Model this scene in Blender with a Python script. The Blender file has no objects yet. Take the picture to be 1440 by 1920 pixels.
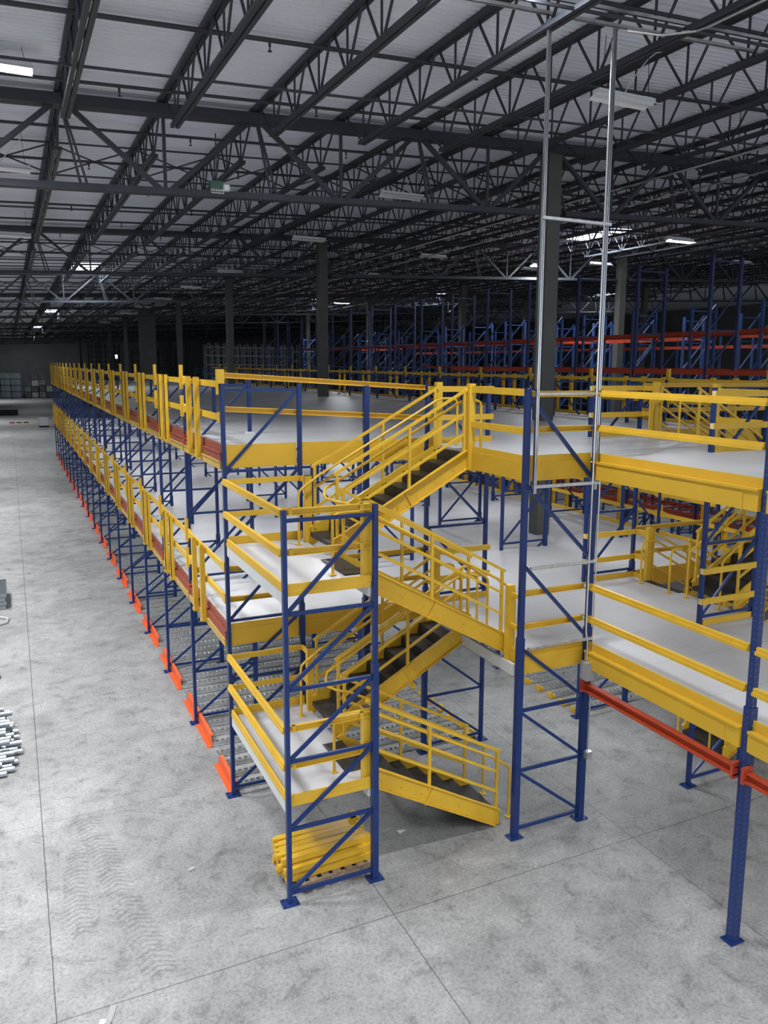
import bpy, bmesh, math, random
from mathutils import Vector, Matrix
random.seed(7)
S = bpy.context.scene
COL = S.collection

# ------------------------------------------------------------------ camera
f_px, pitch, yaw, roll, cx, cy = 1512.25, 0.16138, 0.46156, 0.00902, 774.877, 932.085
cp, sp = math.cos(pitch), math.sin(pitch)
cyw, syw = math.cos(yaw), math.sin(yaw)
fwd = Vector((syw * cp, cyw * cp, -sp))
rgt = Vector((cyw, -syw, 0))
upv = rgt.cross(fwd)
R_ = math.cos(roll) * rgt + math.sin(roll) * upv
U_ = -math.sin(roll) * rgt + math.cos(roll) * upv
cam = bpy.data.cameras.new('camera')
camo = bpy.data.objects.new('camera', cam)
COL.objects.link(camo)
M = Matrix((R_, U_, -fwd)).transposed().to_4x4()
M.translation = Vector((0, 0, 7.2))
camo.matrix_world = M
cam.sensor_fit = 'AUTO'
cam.sensor_width = 36
cam.lens = f_px * 36 / 1920
cam.shift_x = (720 - cx) / 1920
cam.shift_y = (cy - 960) / 1920
cam.clip_end = 600
cam.clip_start = 0.05
S.camera = camo

# ------------------------------------------------------------------ world, exposure
S.view_settings.view_transform = 'Standard'
S.view_settings.look = 'None'
S.view_settings.gamma = 1
S.view_settings.exposure = 0.06
S.view_settings.use_curve_mapping = False
w = bpy.data.worlds.new('world')
S.world = w
w.use_nodes = True
w.node_tree.nodes['Background'].inputs[0].default_value = (0.80, 0.88, 1.0, 1)
w.node_tree.nodes['Background'].inputs[1].default_value = 1.4

def area(name, loc, sx, sy, power, color=(0.93, 0.96, 1.0), rot=(0, 0, 0), spread=math.pi):
    l = bpy.data.lights.new(name, 'AREA')
    l.shape = 'RECTANGLE'
    l.size, l.size_y, l.energy, l.color = sx, sy, power, color
    l.spread = spread
    o = bpy.data.objects.new(name, l)
    COL.objects.link(o)
    o.location = loc
    o.rotation_euler = rot
    return o

# roof lamps: first one in view, the rest unseen and mostly added for brightness
LIT = [(0.05, 15.1, 11.80, 300), (-3.0, 4.0, 11.6, 220), (5.3, 8.9, 11.80, 560)]
LIT += [(x, y, 11.6 + .04 * x, 440) for y in (-1.0, -9.0, -17.0) for x in (-6.0, 1.0, 8.0, 15.0, 22.0)]  # rows behind the viewpoint, added as extra light
LIT += [(-4.0, y, 11.5, 700) for y in (13.0, 22.0, 29.0, 39.0, 46.0, 60.0, 74.0, 90.0, 110.0, 168.0)]  # lamps along the left aisle, out of view
for (x, y, z, p) in LIT:
    area('lamp_light', (x, y, z - 0.06), 1.2, 0.4, p, spread=(1.9 if y > 12 else (3.1 if x == 5.3 else 2.2)))
# skylights in the roof: (x centre, y centre, x size, y size, power)
SKY = [(4.0, 47.6, 1.5, 2.6, 260), (4.2, 90.0, 1.5, 3.0, 300), (4.2, 132, 1.5, 3.0, 300), (4.4, 175, 1.5, 3.0, 300),
       (24.2, 30.4, 1.6, 3.2, 420), (53.0, 64.3, 1.6, 4.0, 400), (26.5, 75.0, 1.6, 3.0, 420), (35.6, 67.5, 1.6, 3.0, 400)]
ROOF = lambda x: 12.0 + 0.043 * x          # top of the girders; the roof climbs gently to the right
for (x, y, a, b, p) in SKY:
    area('skylight_daylight', (x, y, ROOF(x) + 0.00), a * 0.9, b * 0.9, p, (0.85, 0.93, 1.0))
# unseen strip lamps, added under the mezzanine floors to brighten the levels below
FILL_STRIP = []
for y in (14.2, 20.4, 26.6, 32.8, 39.0, 48.0, 57.0, 64.0):
    FILL_STRIP += [(x, y, 5.50, 34) for x in (5.4, 9.0, 12.6)]
for y in (14.2, 20.4, 26.6, 35.0, 45.0, 57.0):
    FILL_STRIP += [(x, y, 2.62, 32) for x in (5.4, 9.0, 12.6)]
FILL_STRIP += [(9.6, 11.1, 5.50, 22), (9.6, 6.0, 5.50, 24), (9.6, 1.0, 5.5, 20), (9.6, 11.1, 2.62, 40), (9.6, 6.0, 2.62, 30), (9.6, 1.0, 2.62, 25)]
for (x, y, z, p) in FILL_STRIP:
    area('strip_fill_light', (x, y, z - 0.045), 0.10, 1.4, p)

# ------------------------------------------------------------------ materials
MAT = {}
def nodes(m):
    m.use_nodes = True
    nt = m.node_tree
    return nt, nt.nodes['Principled BSDF']
def mat(name, col, rough=0.45, metal=0.0, noise=0.0, nscale=6.0, emit=None, estr=0, spec=0.35):
    m = bpy.data.materials.new(name)
    nt, b = nodes(m)
    b.inputs['Base Color'].default_value = (*col, 1)
    b.inputs['Roughness'].default_value = rough
    b.inputs['Metallic'].default_value = metal
    b.inputs['Specular IOR Level'].default_value = spec
    if noise:
        tc = nt.nodes.new('ShaderNodeTexCoord')
        n = nt.nodes.new('ShaderNodeTexNoise')
        n.inputs['Scale'].default_value = nscale
        n.inputs['Detail'].default_value = 6
        cr = nt.nodes.new('ShaderNodeValToRGB')
        cr.color_ramp.elements[0].position = 0.3
        cr.color_ramp.elements[1].position = 0.7
        cr.color_ramp.elements[0].color = (*[c * (1 - noise) for c in col], 1)
        cr.color_ramp.elements[1].color = (*[min(1, c * (1 + noise)) for c in col], 1)
        nt.links.new(tc.outputs['Object'], n.inputs['Vector'])
        nt.links.new(n.outputs['Fac'], cr.inputs['Fac'])
        nt.links.new(cr.outputs['Color'], b.inputs['Base Color'])
    if emit:
        b.inputs['Emission Color'].default_value = (*emit, 1)
        b.inputs['Emission Strength'].default_value = estr
    MAT[name] = m
    return m
Y_ = mat('yellow_paint', (0.70, 0.43, 0.034), 0.38, noise=0.06, nscale=3)
YB = mat('yellow_beam_paint', (0.68, 0.41, 0.034), 0.42, noise=0.05, nscale=2)
TAN = mat('pale_yellow_paint', (0.52, 0.34, 0.08), 0.5, noise=0.06, nscale=3)
BL = mat('blue_paint', (0.011, 0.033, 0.140), 0.35, noise=0.08, nscale=4)
SHBL = mat('shaded_blue_paint', (0.012, 0.022, 0.085), 0.42, noise=0.1, nscale=4)  # rack blue darkened: the first row's lack of light is in the colour
LB = mat('light_blue_paint', (0.06, 0.15, 0.42), 0.4, noise=0.1, nscale=4)
RB = mat('rack_blue_paint', (0.022, 0.062, 0.20), 0.45, noise=0.1, nscale=4)
OR = mat('orange_paint', (0.72, 0.115, 0.03), 0.4, noise=0.08, nscale=5)
RD = mat('red_orange_paint', (0.44, 0.060, 0.022), 0.4, noise=0.06, nscale=4)
TO = mat('toe_board_red', (0.27, 0.068, 0.042), 0.5, noise=0.08, nscale=3)
GALV = mat('galvanised_steel', (0.52, 0.53, 0.53), 0.38, metal=0.75, noise=0.15, nscale=12)
GAL2 = mat('dull_galvanised', (0.50, 0.51, 0.50), 0.5, metal=0.5, noise=0.2, nscale=14)
CHR = mat('bright_conduit', (0.75, 0.76, 0.77), 0.22, metal=1.0)
WH = mat('white_steel', (0.62, 0.63, 0.61), 0.5, noise=0.05)
STEEL = mat('dark_roof_steel', (0.042, 0.045, 0.056), 0.55, noise=0.12, nscale=2)
COLM = mat('column_grey', (0.085, 0.085, 0.08), 0.6, noise=0.1, nscale=1.5)
TRD = mat('dark_tread', (0.032, 0.029, 0.027), 0.5, noise=0.35, nscale=9)
BLK = mat('black_plastic', (0.02, 0.02, 0.022), 0.5)
WOOD = mat('pallet_wood', (0.30, 0.22, 0.15), 0.75, noise=0.35, nscale=9)
GREYB = mat('grey_enclosure', (0.34, 0.34, 0.33), 0.5)
LEDW = mat('lamp_housing_white', (0.70, 0.71, 0.72), 0.5)
LEDON = mat('lamp_lens_lit', (1, 1, 1), 0.4, emit=(0.95, 0.97, 1.0), estr=14)
LEDOFF = mat('lamp_lens_off', (0.75, 0.77, 0.80), 0.3)
SKYM = mat('skylight_lens', (0.9, 0.95, 1), 0.4, emit=(0.86, 0.94, 1.0), estr=9)
PAPER = mat('paper_white', (0.75, 0.75, 0.73), 0.7)
FILM = mat('stretch_film_goods', (0.22, 0.26, 0.28), 0.4, noise=0.3, nscale=1.2)
FILMD = mat('grey_wrapped_goods', (0.13, 0.135, 0.14), 0.4, noise=0.5, nscale=1.5)
WALLM = mat('precast_wall', (0.23, 0.235, 0.24), 0.8, noise=0.15, nscale=0.25)
RRED = mat('rack_shelf_red', (0.36, 0.045, 0.018), 0.45, noise=0.1, nscale=2)
TUBEM = mat('tube_zinc', (0.33, 0.36, 0.39), 0.35, metal=0.6, noise=0.15, nscale=8)
GREEN = mat('green_plastic', (0.03, 0.09, 0.06), 0.5)
SILV = mat('silver_rack', (0.13, 0.14, 0.15), 0.4, metal=0.5)
DKR = mat('dark_red_paint', (0.20, 0.035, 0.02), 0.5)
CLIP = mat('cream_clip', (0.75, 0.62, 0.30), 0.5)

def blue_perforated():
    m = bpy.data.materials.new('blue_perforated_upright')
    nt, b = nodes(m)
    tc = nt.nodes.new('ShaderNodeTexCoord')
    sx = nt.nodes.new('ShaderNodeSeparateXYZ')
    nt.links.new(tc.outputs['Object'], sx.inputs[0])
    def math_(op, a, b_=None, c=None):
        n = nt.nodes.new('ShaderNodeMath'); n.operation = op
        for i, v in enumerate((a, b_, c)):
            if v is None: continue
            if isinstance(v, (int, float)): n.inputs[i].default_value = v
            else: nt.links.new(v, n.inputs[i])
        return n.outputs[0]
    zf = math_('SUBTRACT', math_('FRACT', math_('MULTIPLY', sx.outputs[2], 13.1)), 0.5)
    zf = math_('DIVIDE', zf, 13.1)
    d = math_('SQRT', math_('ADD', math_('MULTIPLY', zf, zf), math_('POWER', math_('SUBTRACT', math_('ABSOLUTE', sx.outputs[0]), 0.021), 2)))
    d2 = math_('SQRT', math_('ADD', math_('MULTIPLY', zf, zf), math_('POWER', math_('SUBTRACT', math_('ABSOLUTE', sx.outputs[1]), 0.0), 2)))
    hole = math_('LESS_THAN', math_('MINIMUM', d, d2), 0.0075)
    mix = nt.nodes.new('ShaderNodeMix'); mix.data_type = 'RGBA'
    nt.links.new(hole, mix.inputs[0])
    mix.inputs[6].default_value = (0.011, 0.033, 0.140, 1)
    mix.inputs[7].default_value = (0.12, 0.16, 0.32, 1)
    nt.links.new(mix.outputs[2], b.inputs['Base Color'])
    b.inputs['Roughness'].default_value = 0.35
    return m
BP = blue_perforated()

def concrete():
    m = bpy.data.materials.new('concrete_floor')
    nt, b = nodes(m)
    L = nt.links.new
    tc = nt.nodes.new('ShaderNodeTexCoord')
    P = tc.outputs['Object']
    def node(t, **k):
        n = nt.nodes.new(t)
        for a, v in k.items(): setattr(n, a, v)
        return n
    def math_(op, a, b_=None, clamp=False):
        n = node('ShaderNodeMath', operation=op, use_clamp=clamp)
        for i, v in enumerate((a, b_)):
            if v is None: continue
            if isinstance(v, (int, float)): n.inputs[i].default_value = v
            else: L(v, n.inputs[i])
        return n.outputs[0]
    def noise(scale, detail=8, rough=0.6, dist=0.0, vec=None):
        n = node('ShaderNodeTexNoise')
        n.inputs['Scale'].default_value = scale; n.inputs['Detail'].default_value = detail
        n.inputs['Roughness'].default_value = rough; n.inputs['Distortion'].default_value = dist
        L(vec or P, n.inputs['Vector'])
        return n.outputs['Fac']
    def ramp(v, stops):
        r = node('ShaderNodeValToRGB')
        while len(r.color_ramp.elements) < len(stops): r.color_ramp.elements.new(0.5)
        for e, (p, c) in zip(r.color_ramp.elements, stops):
            e.position = p; e.color = (c, c, c, 1)
        L(v, r.inputs[0])
        return r.outputs[0]
    sx = node('ShaderNodeSeparateXYZ'); L(P, sx.inputs[0])
    X, Y = sx.outputs[0], sx.outputs[1]
    base = ramp(noise(0.35, 10, 0.62, 0.4), [(0.32, 0.205), (0.47, 0.27), (0.70, 0.315)])
    fine = ramp(noise(2.4, 14, 0.78, 0.5), [(0.33, 0.50), (0.47, 0.97), (0.70, 1.22)])
    mid = ramp(noise(0.95, 8, 0.6, 0.3), [(0.34, 0.82), (0.52, 1.0), (0.72, 1.06)])
    speck = ramp(noise(22, 8, 0.8, 0.2), [(0.32, 0.50), (0.5, 1.0), (0.70, 1.30)])
    v = math_('MULTIPLY', math_('MULTIPLY', math_('MULTIPLY', base, fine), speck), mid)
    # the aisle slab on the left is worn smoother and a little browner: fades in with X below 2.4
    # saw-cut joints
    def line(coord, pos, wdt):
        return math_('LESS_THAN', math_('ABSOLUTE', math_('SUBTRACT', coord, pos)), wdt)
    wob = math_('MULTIPLY', math_('SUBTRACT', noise(2.0, 3), 0.5), 0.02)
    Xw, Yw = math_('ADD', X, wob), math_('ADD', Y, wob)
    j = line(Xw, 0.02, 0.007)
    for p_, ww in ((4.13, 0.006), (8.22, 0.005), (12.3, 0.005), (-4.1, 0.006)):
        j = math_('MAXIMUM', j, line(Xw, p_, ww))
    for p_, ww in ((8.77, 0.006), (4.7, 0.006), (20.9, 0.006), (37.1, 0.008), (53.3, 0.008), (69.5, 0.01)):
        j = math_('MAXIMUM', j, line(Yw, p_, ww))
    crack = math_('ADD', Yw, math_('MULTIPLY', math_('SUBTRACT', noise(0.8, 6), 0.5), 0.35))
    c2 = math_('MULTIPLY', math_('LESS_THAN', math_('ABSOLUTE', math_('SUBTRACT', crack, 13.1)), 0.012), math_('LESS_THAN', X, 2.6))
    c2 = math_('MULTIPLY', c2, 0.35)
    # tyre tread tracks left in the dust on the aisle
    def track(x0, slope, width, y0, y1, curve):
        xc = math_('ADD', math_('ADD', x0, math_('MULTIPLY', math_('SUBTRACT', Y, 9.0), slope)), math_('MULTIPLY', math_('POWER', math_('SUBTRACT', Y, 10.6), 2), curve))
        dx = math_('SUBTRACT', X, xc)
        inside = math_('MULTIPLY', math_('LESS_THAN', math_('ABSOLUTE', dx), width),
                       math_('MULTIPLY', math_('GREATER_THAN', Y, y0), math_('LESS_THAN', Y, y1)))
        ph = math_('ADD', math_('MULTIPLY', Y, 62.0), math_('MULTIPLY', math_('ABSOLUTE', dx), 34.0))
        ph = math_('ADD', ph, math_('MULTIPLY', noise(3.0, 4), 9.0))
        s = math_('MULTIPLY', math_('ADD', math_('SINE', ph), 0.25), 0.5, True)
        fade = ramp(noise(1.3, 5), [(0.30, 0.0), (0.46, 1.0)])
        return math_('MULTIPLY', math_('MULTIPLY', inside, s), fade)
    t = track(1.18, -0.13, 0.20, 9.0, 13.0, 0.0)
    t = math_('MAXIMUM', t, track(0.45, -0.05, 0.16, 10.1, 12.2, 0.10))
    t = math_('MAXIMUM', t, track(-0.25, -0.22, 0.15, 10.6, 12.2, 0.0))
    dark = math_('SUBTRACT', 1.0, math_('MULTIPLY', t, 0.42))
    v = math_('MULTIPLY', v, dark)
    v = math_('MULTIPLY', v, math_('SUBTRACT', 1.0, math_('MULTIPLY', math_('MAXIMUM', j, c2), 0.72)))
    # scattered dark scuffs
    sc = ramp(noise(0.9, 12, 0.8, 2.0), [(0.30, 0.62), (0.40, 1.0)])
    v = math_('MULTIPLY', v, sc)
    comb = node('ShaderNodeCombineColor')
    L(math_('MULTIPLY', v, 1.0), comb.inputs[0]); L(math_('MULTIPLY', v, 0.99), comb.inputs[1]); L(math_('MULTIPLY', v, 0.965), comb.inputs[2])
    L(comb.outputs[0], b.inputs['Base Color'])
    L(ramp(noise(1.5, 6), [(0.3, 0.45), (0.7, 0.65)]), b.inputs['Roughness'])
    bp = node('ShaderNodeBump'); bp.inputs['Strength'].default_value = 0.12; bp.inputs['Distance'].default_value = 0.02
    L(noise(9, 8), bp.inputs['Height']); L(bp.outputs[0], b.inputs['Normal'])
    return m
CONC = concrete()

def deckmat():
    m = bpy.data.materials.new('mezzanine_deck_board')
    nt, b = nodes(m)
    L = nt.links.new
    tc = nt.nodes.new('ShaderNodeTexCoord')
    br = nt.nodes.new('ShaderNodeTexBrick')
    br.inputs['Scale'].default_value = 1.0
    br.inputs['Brick Width'].default_value = 3.09
    br.inputs['Row Height'].default_value = 1.22
    br.inputs['Mortar Size'].default_value = 0.004
    br.inputs['Color1'].default_value = (0.50, 0.50, 0.51, 1)
    br.inputs['Color2'].default_value = (0.53, 0.53, 0.54, 1)
    br.inputs['Mortar'].default_value = (0.30, 0.30, 0.30, 1)
    L(tc.outputs['Object'], br.inputs['Vector'])
    n = nt.nodes.new('ShaderNodeTexNoise'); n.inputs['Scale'].default_value = 0.8; n.inputs['Detail'].default_value = 8
    L(tc.outputs['Object'], n.inputs['Vector'])
    mx = nt.nodes.new('ShaderNodeMix'); mx.data_type = 'RGBA'; mx.blend_type = 'OVERLAY'
    mx.inputs[0].default_value = 0.25
    L(br.outputs['Color'], mx.inputs[6]); L(n.outputs['Fac'], mx.inputs[7])
    L(mx.outputs[2], b.inputs['Base Color'])
    b.inputs['Roughness'].default_value = 0.42
    return m
DECK = deckmat()
ROOFM = mat('roof_deck_metal', (0.80, 0.82, 0.88), 0.5, noise=0.06, nscale=0.4)

# ------------------------------------------------------------------ mesh helpers
class MB:
    def __init__(s): s.v = []; s.f = []
    def quad8(s, pts):
        n = len(s.v); s.v += [tuple(p) for p in pts]
        s.f += [tuple(n + i for i in q) for q in ((0, 3, 2, 1), (4, 5, 6, 7), (0, 1, 5, 4), (1, 2, 6, 5), (2, 3, 7, 6), (3, 0, 4, 7))]
        return s
    def box(s, x0, x1, y0, y1, z0, z1):
        return s.quad8([(x0, y0, z0), (x1, y0, z0), (x1, y1, z0), (x0, y1, z0), (x0, y0, z1), (x1, y0, z1), (x1, y1, z1), (x0, y1, z1)])
    def frame(s, p, q, up=(0, 0, 1)):
        p, q = Vector(p), Vector(q); d = (q - p).normalized(); up = Vector(up)
        if abs(d.dot(up)) > 0.99: up = Vector((0, 1, 0))
        side = d.cross(up).normalized(); u = side.cross(d).normalized()
        return p, q, side, u
    def bar(s, p, q, w, h, up=(0, 0, 1)):
        p, q, a, u = s.frame(p, q, up); a = a * w / 2; u = u * h / 2
        return s.quad8([p - a - u, p + a - u, p + a + u, p - a + u, q - a - u, q + a - u, q + a + u, q - a + u])
    def tube(s, pts, r, n=10):
        rings = []
        for i, p in enumerate(pts):
            p = Vector(p)
            d = (Vector(pts[min(i + 1, len(pts) - 1)]) - Vector(pts[max(i - 1, 0)])).normalized()
            up = Vector((0, 0, 1)) if abs(d.z) < 0.9 else Vector((0, 1, 0))
            if i and abs(d.dot(prev_u)) < 0.95: up = prev_u
            a = d.cross(up).normalized(); u = a.cross(d).normalized(); prev_u = u
            k = len(s.v)
            s.v += [tuple(p + (a * math.cos(t) + u * math.sin(t)) * r) for t in [2 * math.pi * j / n for j in range(n)]]
            rings.append(k)
        for k0, k1 in zip(rings, rings[1:]):
            s.f += [(k0 + j, k0 + (j + 1) % n, k1 + (j + 1) % n, k1 + j) for j in range(n)]
        s.f.append(tuple(rings[0] + j for j in reversed(range(n))))
        s.f.append(tuple(rings[-1] + j for j in range(n)))
        return s
    def prism(s, poly, axis, a, b):
        """poly: 2D points; axis: direction of extrusion 'x','y','z'"""
        def P(u, v, t): return {'x': (t, u, v), 'y': (u, t, v), 'z': (u, v, t)}[axis]
        n = len(s.v); k = len(poly)
        s.v += [P(u, v, a) for u, v in poly] + [P(u, v, b) for u, v in poly]
        s.f.append(tuple(n + i for i in range(k))); s.f.append(tuple(n + k + i for i in reversed(range(k))))
        s.f += [(n + i, n + k + i, n + k + (i + 1) % k, n + (i + 1) % k) for i in range(k)]
        return s
    def cchan(s, p, q, h, d, t, out):
        """C channel from p to q (top line of its back), height h, depth d, opening along the vector out"""
        p, q, o = Vector(p), Vector(q), Vector(out); z = Vector((0, 0, 1))
        L = (q - p)
        def slab(a0, a1, z0, z1):
            s.quad8([p + o * a0 + z * z0, p + L + o * a0 + z * z0, p + L + o * a1 + z * z0, p + o * a1 + z * z0,
                     p + o * a0 + z * z1, p + L + o * a0 + z * z1, p + L + o * a1 + z * z1, p + o * a1 + z * z1])
        slab(0, t, -h, 0); slab(t, d, -t * 1.6, 0); slab(t, d, -h, -h + t * 1.6)
        return s
    def build(s, name, m, parent=None, loc=None):
        me = bpy.data.meshes.new(name)
        me.from_pydata([tuple(v) for v in s.v], [], s.f)
        bm = bmesh.new(); bm.from_mesh(me)
        bmesh.ops.recalc_face_normals(bm, faces=bm.faces)
        bm.to_mesh(me); bm.free()
        me.materials.append(m)
        o = bpy.data.objects.new(name, me)
        COL.objects.link(o)
        if parent: o.parent = parent
        if loc: o.location = loc
        return o

def tag(o, label=None, cat=None, group=None, kind=None):
    if label: o['label'] = label
    if cat: o['category'] = cat
    if group: o['group'] = group
    if kind: o['kind'] = kind
    return o
def thing(name, label, cat, loc=(0, 0, 0), rotz=0, group=None):
    o = bpy.data.objects.new(name, None)
    COL.objects.link(o)
    o.empty_display_size = 0.1
    o.location = loc
    o.rotation_euler = (0, 0, rotz)
    return tag(o, label, cat, group)
KIDS = {}
def copy_tree(o, parent=None):
    c = o.copy(); COL.objects.link(c)
    if parent is not None: c.parent = parent
    for ch in list(o.children): copy_tree(ch, c)
    return c
def place(o, loc, rotz=None, label=None, group=None):
    c = copy_tree(o)
    c.location = loc
    if rotz is not None: c.rotation_euler = (0, 0, rotz)
    if label: c['label'] = label
    if group: c['group'] = group
    return c
ORD = ['zeroth', 'first', 'second', 'third', 'fourth', 'fifth', 'sixth', 'seventh', 'eighth', 'ninth', 'tenth', 'eleventh', 'twelfth', 'thirteenth',
       'fourteenth', 'fifteenth', 'sixteenth', 'seventeenth', 'eighteenth', 'nineteenth', 'twentieth']
TENS = ['', '', 'twenty', 'thirty', 'forty', 'fifty']
def o_(i):
    return ORD[i] if i <= 20 else (TENS[i // 10] + '-' + ORD[i % 10] if i % 10 else TENS[i // 10][:-1] + 'ieth')

# ------------------------------------------------------------------ grid of the mezzanine
X0, D, GAP, Y0, BAY = 2.957, 1.2495, 2.3615, 9.5833, 3.0887
PER = D + GAP
FX = [X0 + PER * i for i in range(4)]          # front of each frame line
ROW = lambda k: Y0 + BAY * k
NR = 19                                        # last row
XE = FX[3] + D                                 # outer right edge
D1, D2 = 2.91, 5.85                            # deck surfaces
P1, P2 = 1.455, 4.35                           # stair landings
KT = 0.09                                      # kick height above deck

# ------------------------------------------------------------------ setting: floor, walls, roof
def structure(name, mb, m, label):
    o = mb.build(name, m)
    return tag(o, label, 'building', kind='structure')
fl = MB(); fl.v = [(-45, -35, 0), (95, -35, 0), (95, 190, 0), (-45, 190, 0)]; fl.f = [(0, 1, 2, 3)]
structure('floor', fl, CONC, 'grey mottled concrete warehouse floor with saw-cut joints')
wf = MB().box(-45, 95, 187.5, 188.5, 0, 17)
for i in range(20): wf.box(-44 + 7.3 * i - 0.03, -44 + 7.3 * i + 0.03, 187.48, 187.5, 0, 17)
structure('wall_back', wf, WALLM, 'grey precast far end wall')
structure('wall_right', MB().box(95, 96, -35, 188, 0, 17), WALLM, 'grey side wall behind the racks')
structure('wall_left', MB().box(-25, -24, 38, 187.4, 0, 12.5), WALLM, 'grey side wall along the far left aisle')
# corrugated roof deck: flutes run along X
rd = MB()
ys = []
yy = -35.0
while yy < 188:
    step = 0.152 if -2 < yy < 70 else 0.61
    for a, dz in ((0, 0), (0.38, 0), (0.5, 0.06), (0.88, 0.06)):
        ys.append((yy + a * step, dz * 1.0))
    yy += step
xs_ = (-45, 95)
for (y, dz) in ys:
    for x in xs_: rd.v.append((x, y, ROOF(x) + 0.13 + dz))
for i in range(len(ys) - 1): rd.f.append((2 * i, 2 * i + 1, 2 * i + 3, 2 * i + 2))
ceil = structure('ceiling', rd, ROOFM, 'pale corrugated metal roof deck')

# ------------------------------------------------------------------ roof joists
GY = [17.05 + 16.25 * k for k in range(-1, 11)]
def joist_parts(simple):
    L = 16.25
    top, bot, web = MB(), MB(), MB()
    for s in (-1, 1):
        top.box(s * 0.045 - 0.035, s * 0.045 + 0.035, 0.02, L - 0.02, 0.03, 0.12)
        bot.box(s * 0.045 - 0.032, s * 0.045 + 0.032, 1.15, L - 1.15, -0.70, -0.635)
    n = 11 if not simple else 9
    y0, y1 = 1.25, L - 1.25
    st = (y1 - y0) / n
    for i in range(n + 1):
        b = y0 + st * i
        for s in (-0.5, 0, 0.5):
            t = b + s * st
            if i == 0 and s < 0: t = 0.25
            if i == n and s > 0: t = L - 0.25
            if simple and s == 0: continue
            web.bar((0, b + s * 0.10, -0.66), (0, t - s * 0.12, 0.05), 0.028 if s == 0 else 0.034, 0.030)
    return top, bot, web
jt, jb, jw = joist_parts(False)
JN = thing('roof_joist', 'x', 'roof joist', (0, -500, 0))
jt.build('top_chord', STEEL, JN); jb.build('bottom_chord', STEEL, JN); jw.build('web', STEEL, JN)
a, b, c = joist_parts(True)
far = MB()
for mbx in (a, b, c):
    n = len(far.v); far.v += mbx.v; far.f += [tuple(n + i for i in q) for q in mbx.f]
JF = far.build('roof_joist', STEEL)
JF['category'] = 'roof joist'
first_n = first_f = True
for bi, gy in enumerate(GY[:-1]):
    gy2 = GY[bi + 1]
    xmax = min(1.25 * gy2 + 2.0, 52)
    k0 = -1 if bi < 3 else 0
    k = k0
    while True:
        x = 1.15 + 1.84 * k
        if x > xmax: break
        lab = 'dark roof joist, %s from the left, in the %s roof bay away' % (o_(k - k0 + 1), o_(bi + 1))
        if bi < 3:
            if first_n: o = JN; first_n = False
            else: o = copy_tree(JN)
        else:
            if first_f: o = JF; first_f = False
            else: o = JF.copy(); COL.objects.link(o)
        o.location = (x, gy, ROOF(x)); o['label'] = lab; o['group'] = 'steel joists under the roof deck'
        k += 1

# girders (along X) and columns
CXS = [-4.0, 12.15, 28.3, 44.5, 60.7]
def girder(i, j):
    y = GY[j]; xa, xb = CXS[i], CXS[i + 1]
    n = 9
    st = 1.84
    t = thing('roof_girder', 'dark roof truss girder, %s line from the camera, %s span from the left' % (o_(j), o_(i + 1)), 'roof girder', (xa, y, 0), 0, 'truss girders carrying the joists')
    z = lambda x, dz: ROOF(xa + x) + dz
    L = xb - xa
    top, bot, web = MB(), MB(), MB()
    for s in (-1, 1):
        top.bar((0, s * 0.085, z(0, -0.10)), (L, s * 0.085, z(L, -0.10)), 0.15, 0.20)
        bot.bar((0.4, s * 0.07, z(0.4, -1.60)), (L - 0.4, s * 0.07, z(L - 0.4, -1.60)), 0.11, 0.12)
    # panel points: bottom nodes at joists 3.0, 6.69, 10.4 ... counted from x = 1.15
    xs = []
    k = math.ceil((xa - 1.15) / st)
    while 1.15 + st * k < xb - 0.2:
        xs.append((1.15 + st * k - xa, k)); k += 1
    for x, k in xs:
        if k % 2:      # bottom node
            web.bar((x, 0, z(x, -1.6)), (x, 0, z(x, -0.1)), 0.06, 0.06)
            for s in (-1, 1):
                xt = min(max(x + s * st, 0.05), L - 0.05)
                web.bar((x + s * 0.08, 0, z(x, -1.57)), (xt - s * 0.08, 0, z(xt, -0.12)), 0.09, 0.09)
        else:
            web.bar((x, 0, z(x, -0.1)), (x + 0.30, 0, z(x, -1.58)), 0.045, 0.045)
            if bi_near(j): web.bar((x + 0.02, 0, z(x, -0.1)), (x + 0.42, 0, z(x, -1.58)), 0.04, 0.04)
    top.build('top_chord', STEEL, t); bot.build('bottom_chord', STEEL, t); web.build('web', STEEL, t)
def bi_near(j): return j < 4
for j in range(1, len(GY) - 1):
    for i in range(4):
        if CXS[i] > 1.2 * GY[j] + 2: continue
        girder(i, j)
first = None
for i, x in enumerate(CXS[1:4]):
    for j in range(1, 11):
        if x > 1.2 * GY[j] + 1: continue
        y = GY[j]
        wdt = 0.19
        t = thing('building_column', 'dark grey square building column, %s from the camera in the %s line' % (o_(j), o_(i + 1)), 'column', (x, y, 0), 0, 'columns holding up the roof')
        hw = 0.75 if (i == 0 and j == 5) else wdt
        MB().box(-hw, hw, -wdt, wdt, 0, ROOF(x) - 0.2).build('shaft', COLM, t)
        MB().box(-hw - .12, hw + .12, -wdt - .12, wdt + .12, 0, 0.03).build('base_plate', COLM, t)
        MB().box(-hw - .06, hw + .06, -wdt - .06, wdt + .06, ROOF(x) - 0.24, ROOF(x) - 0.205).build('cap_plate', STEEL, t)

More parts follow.
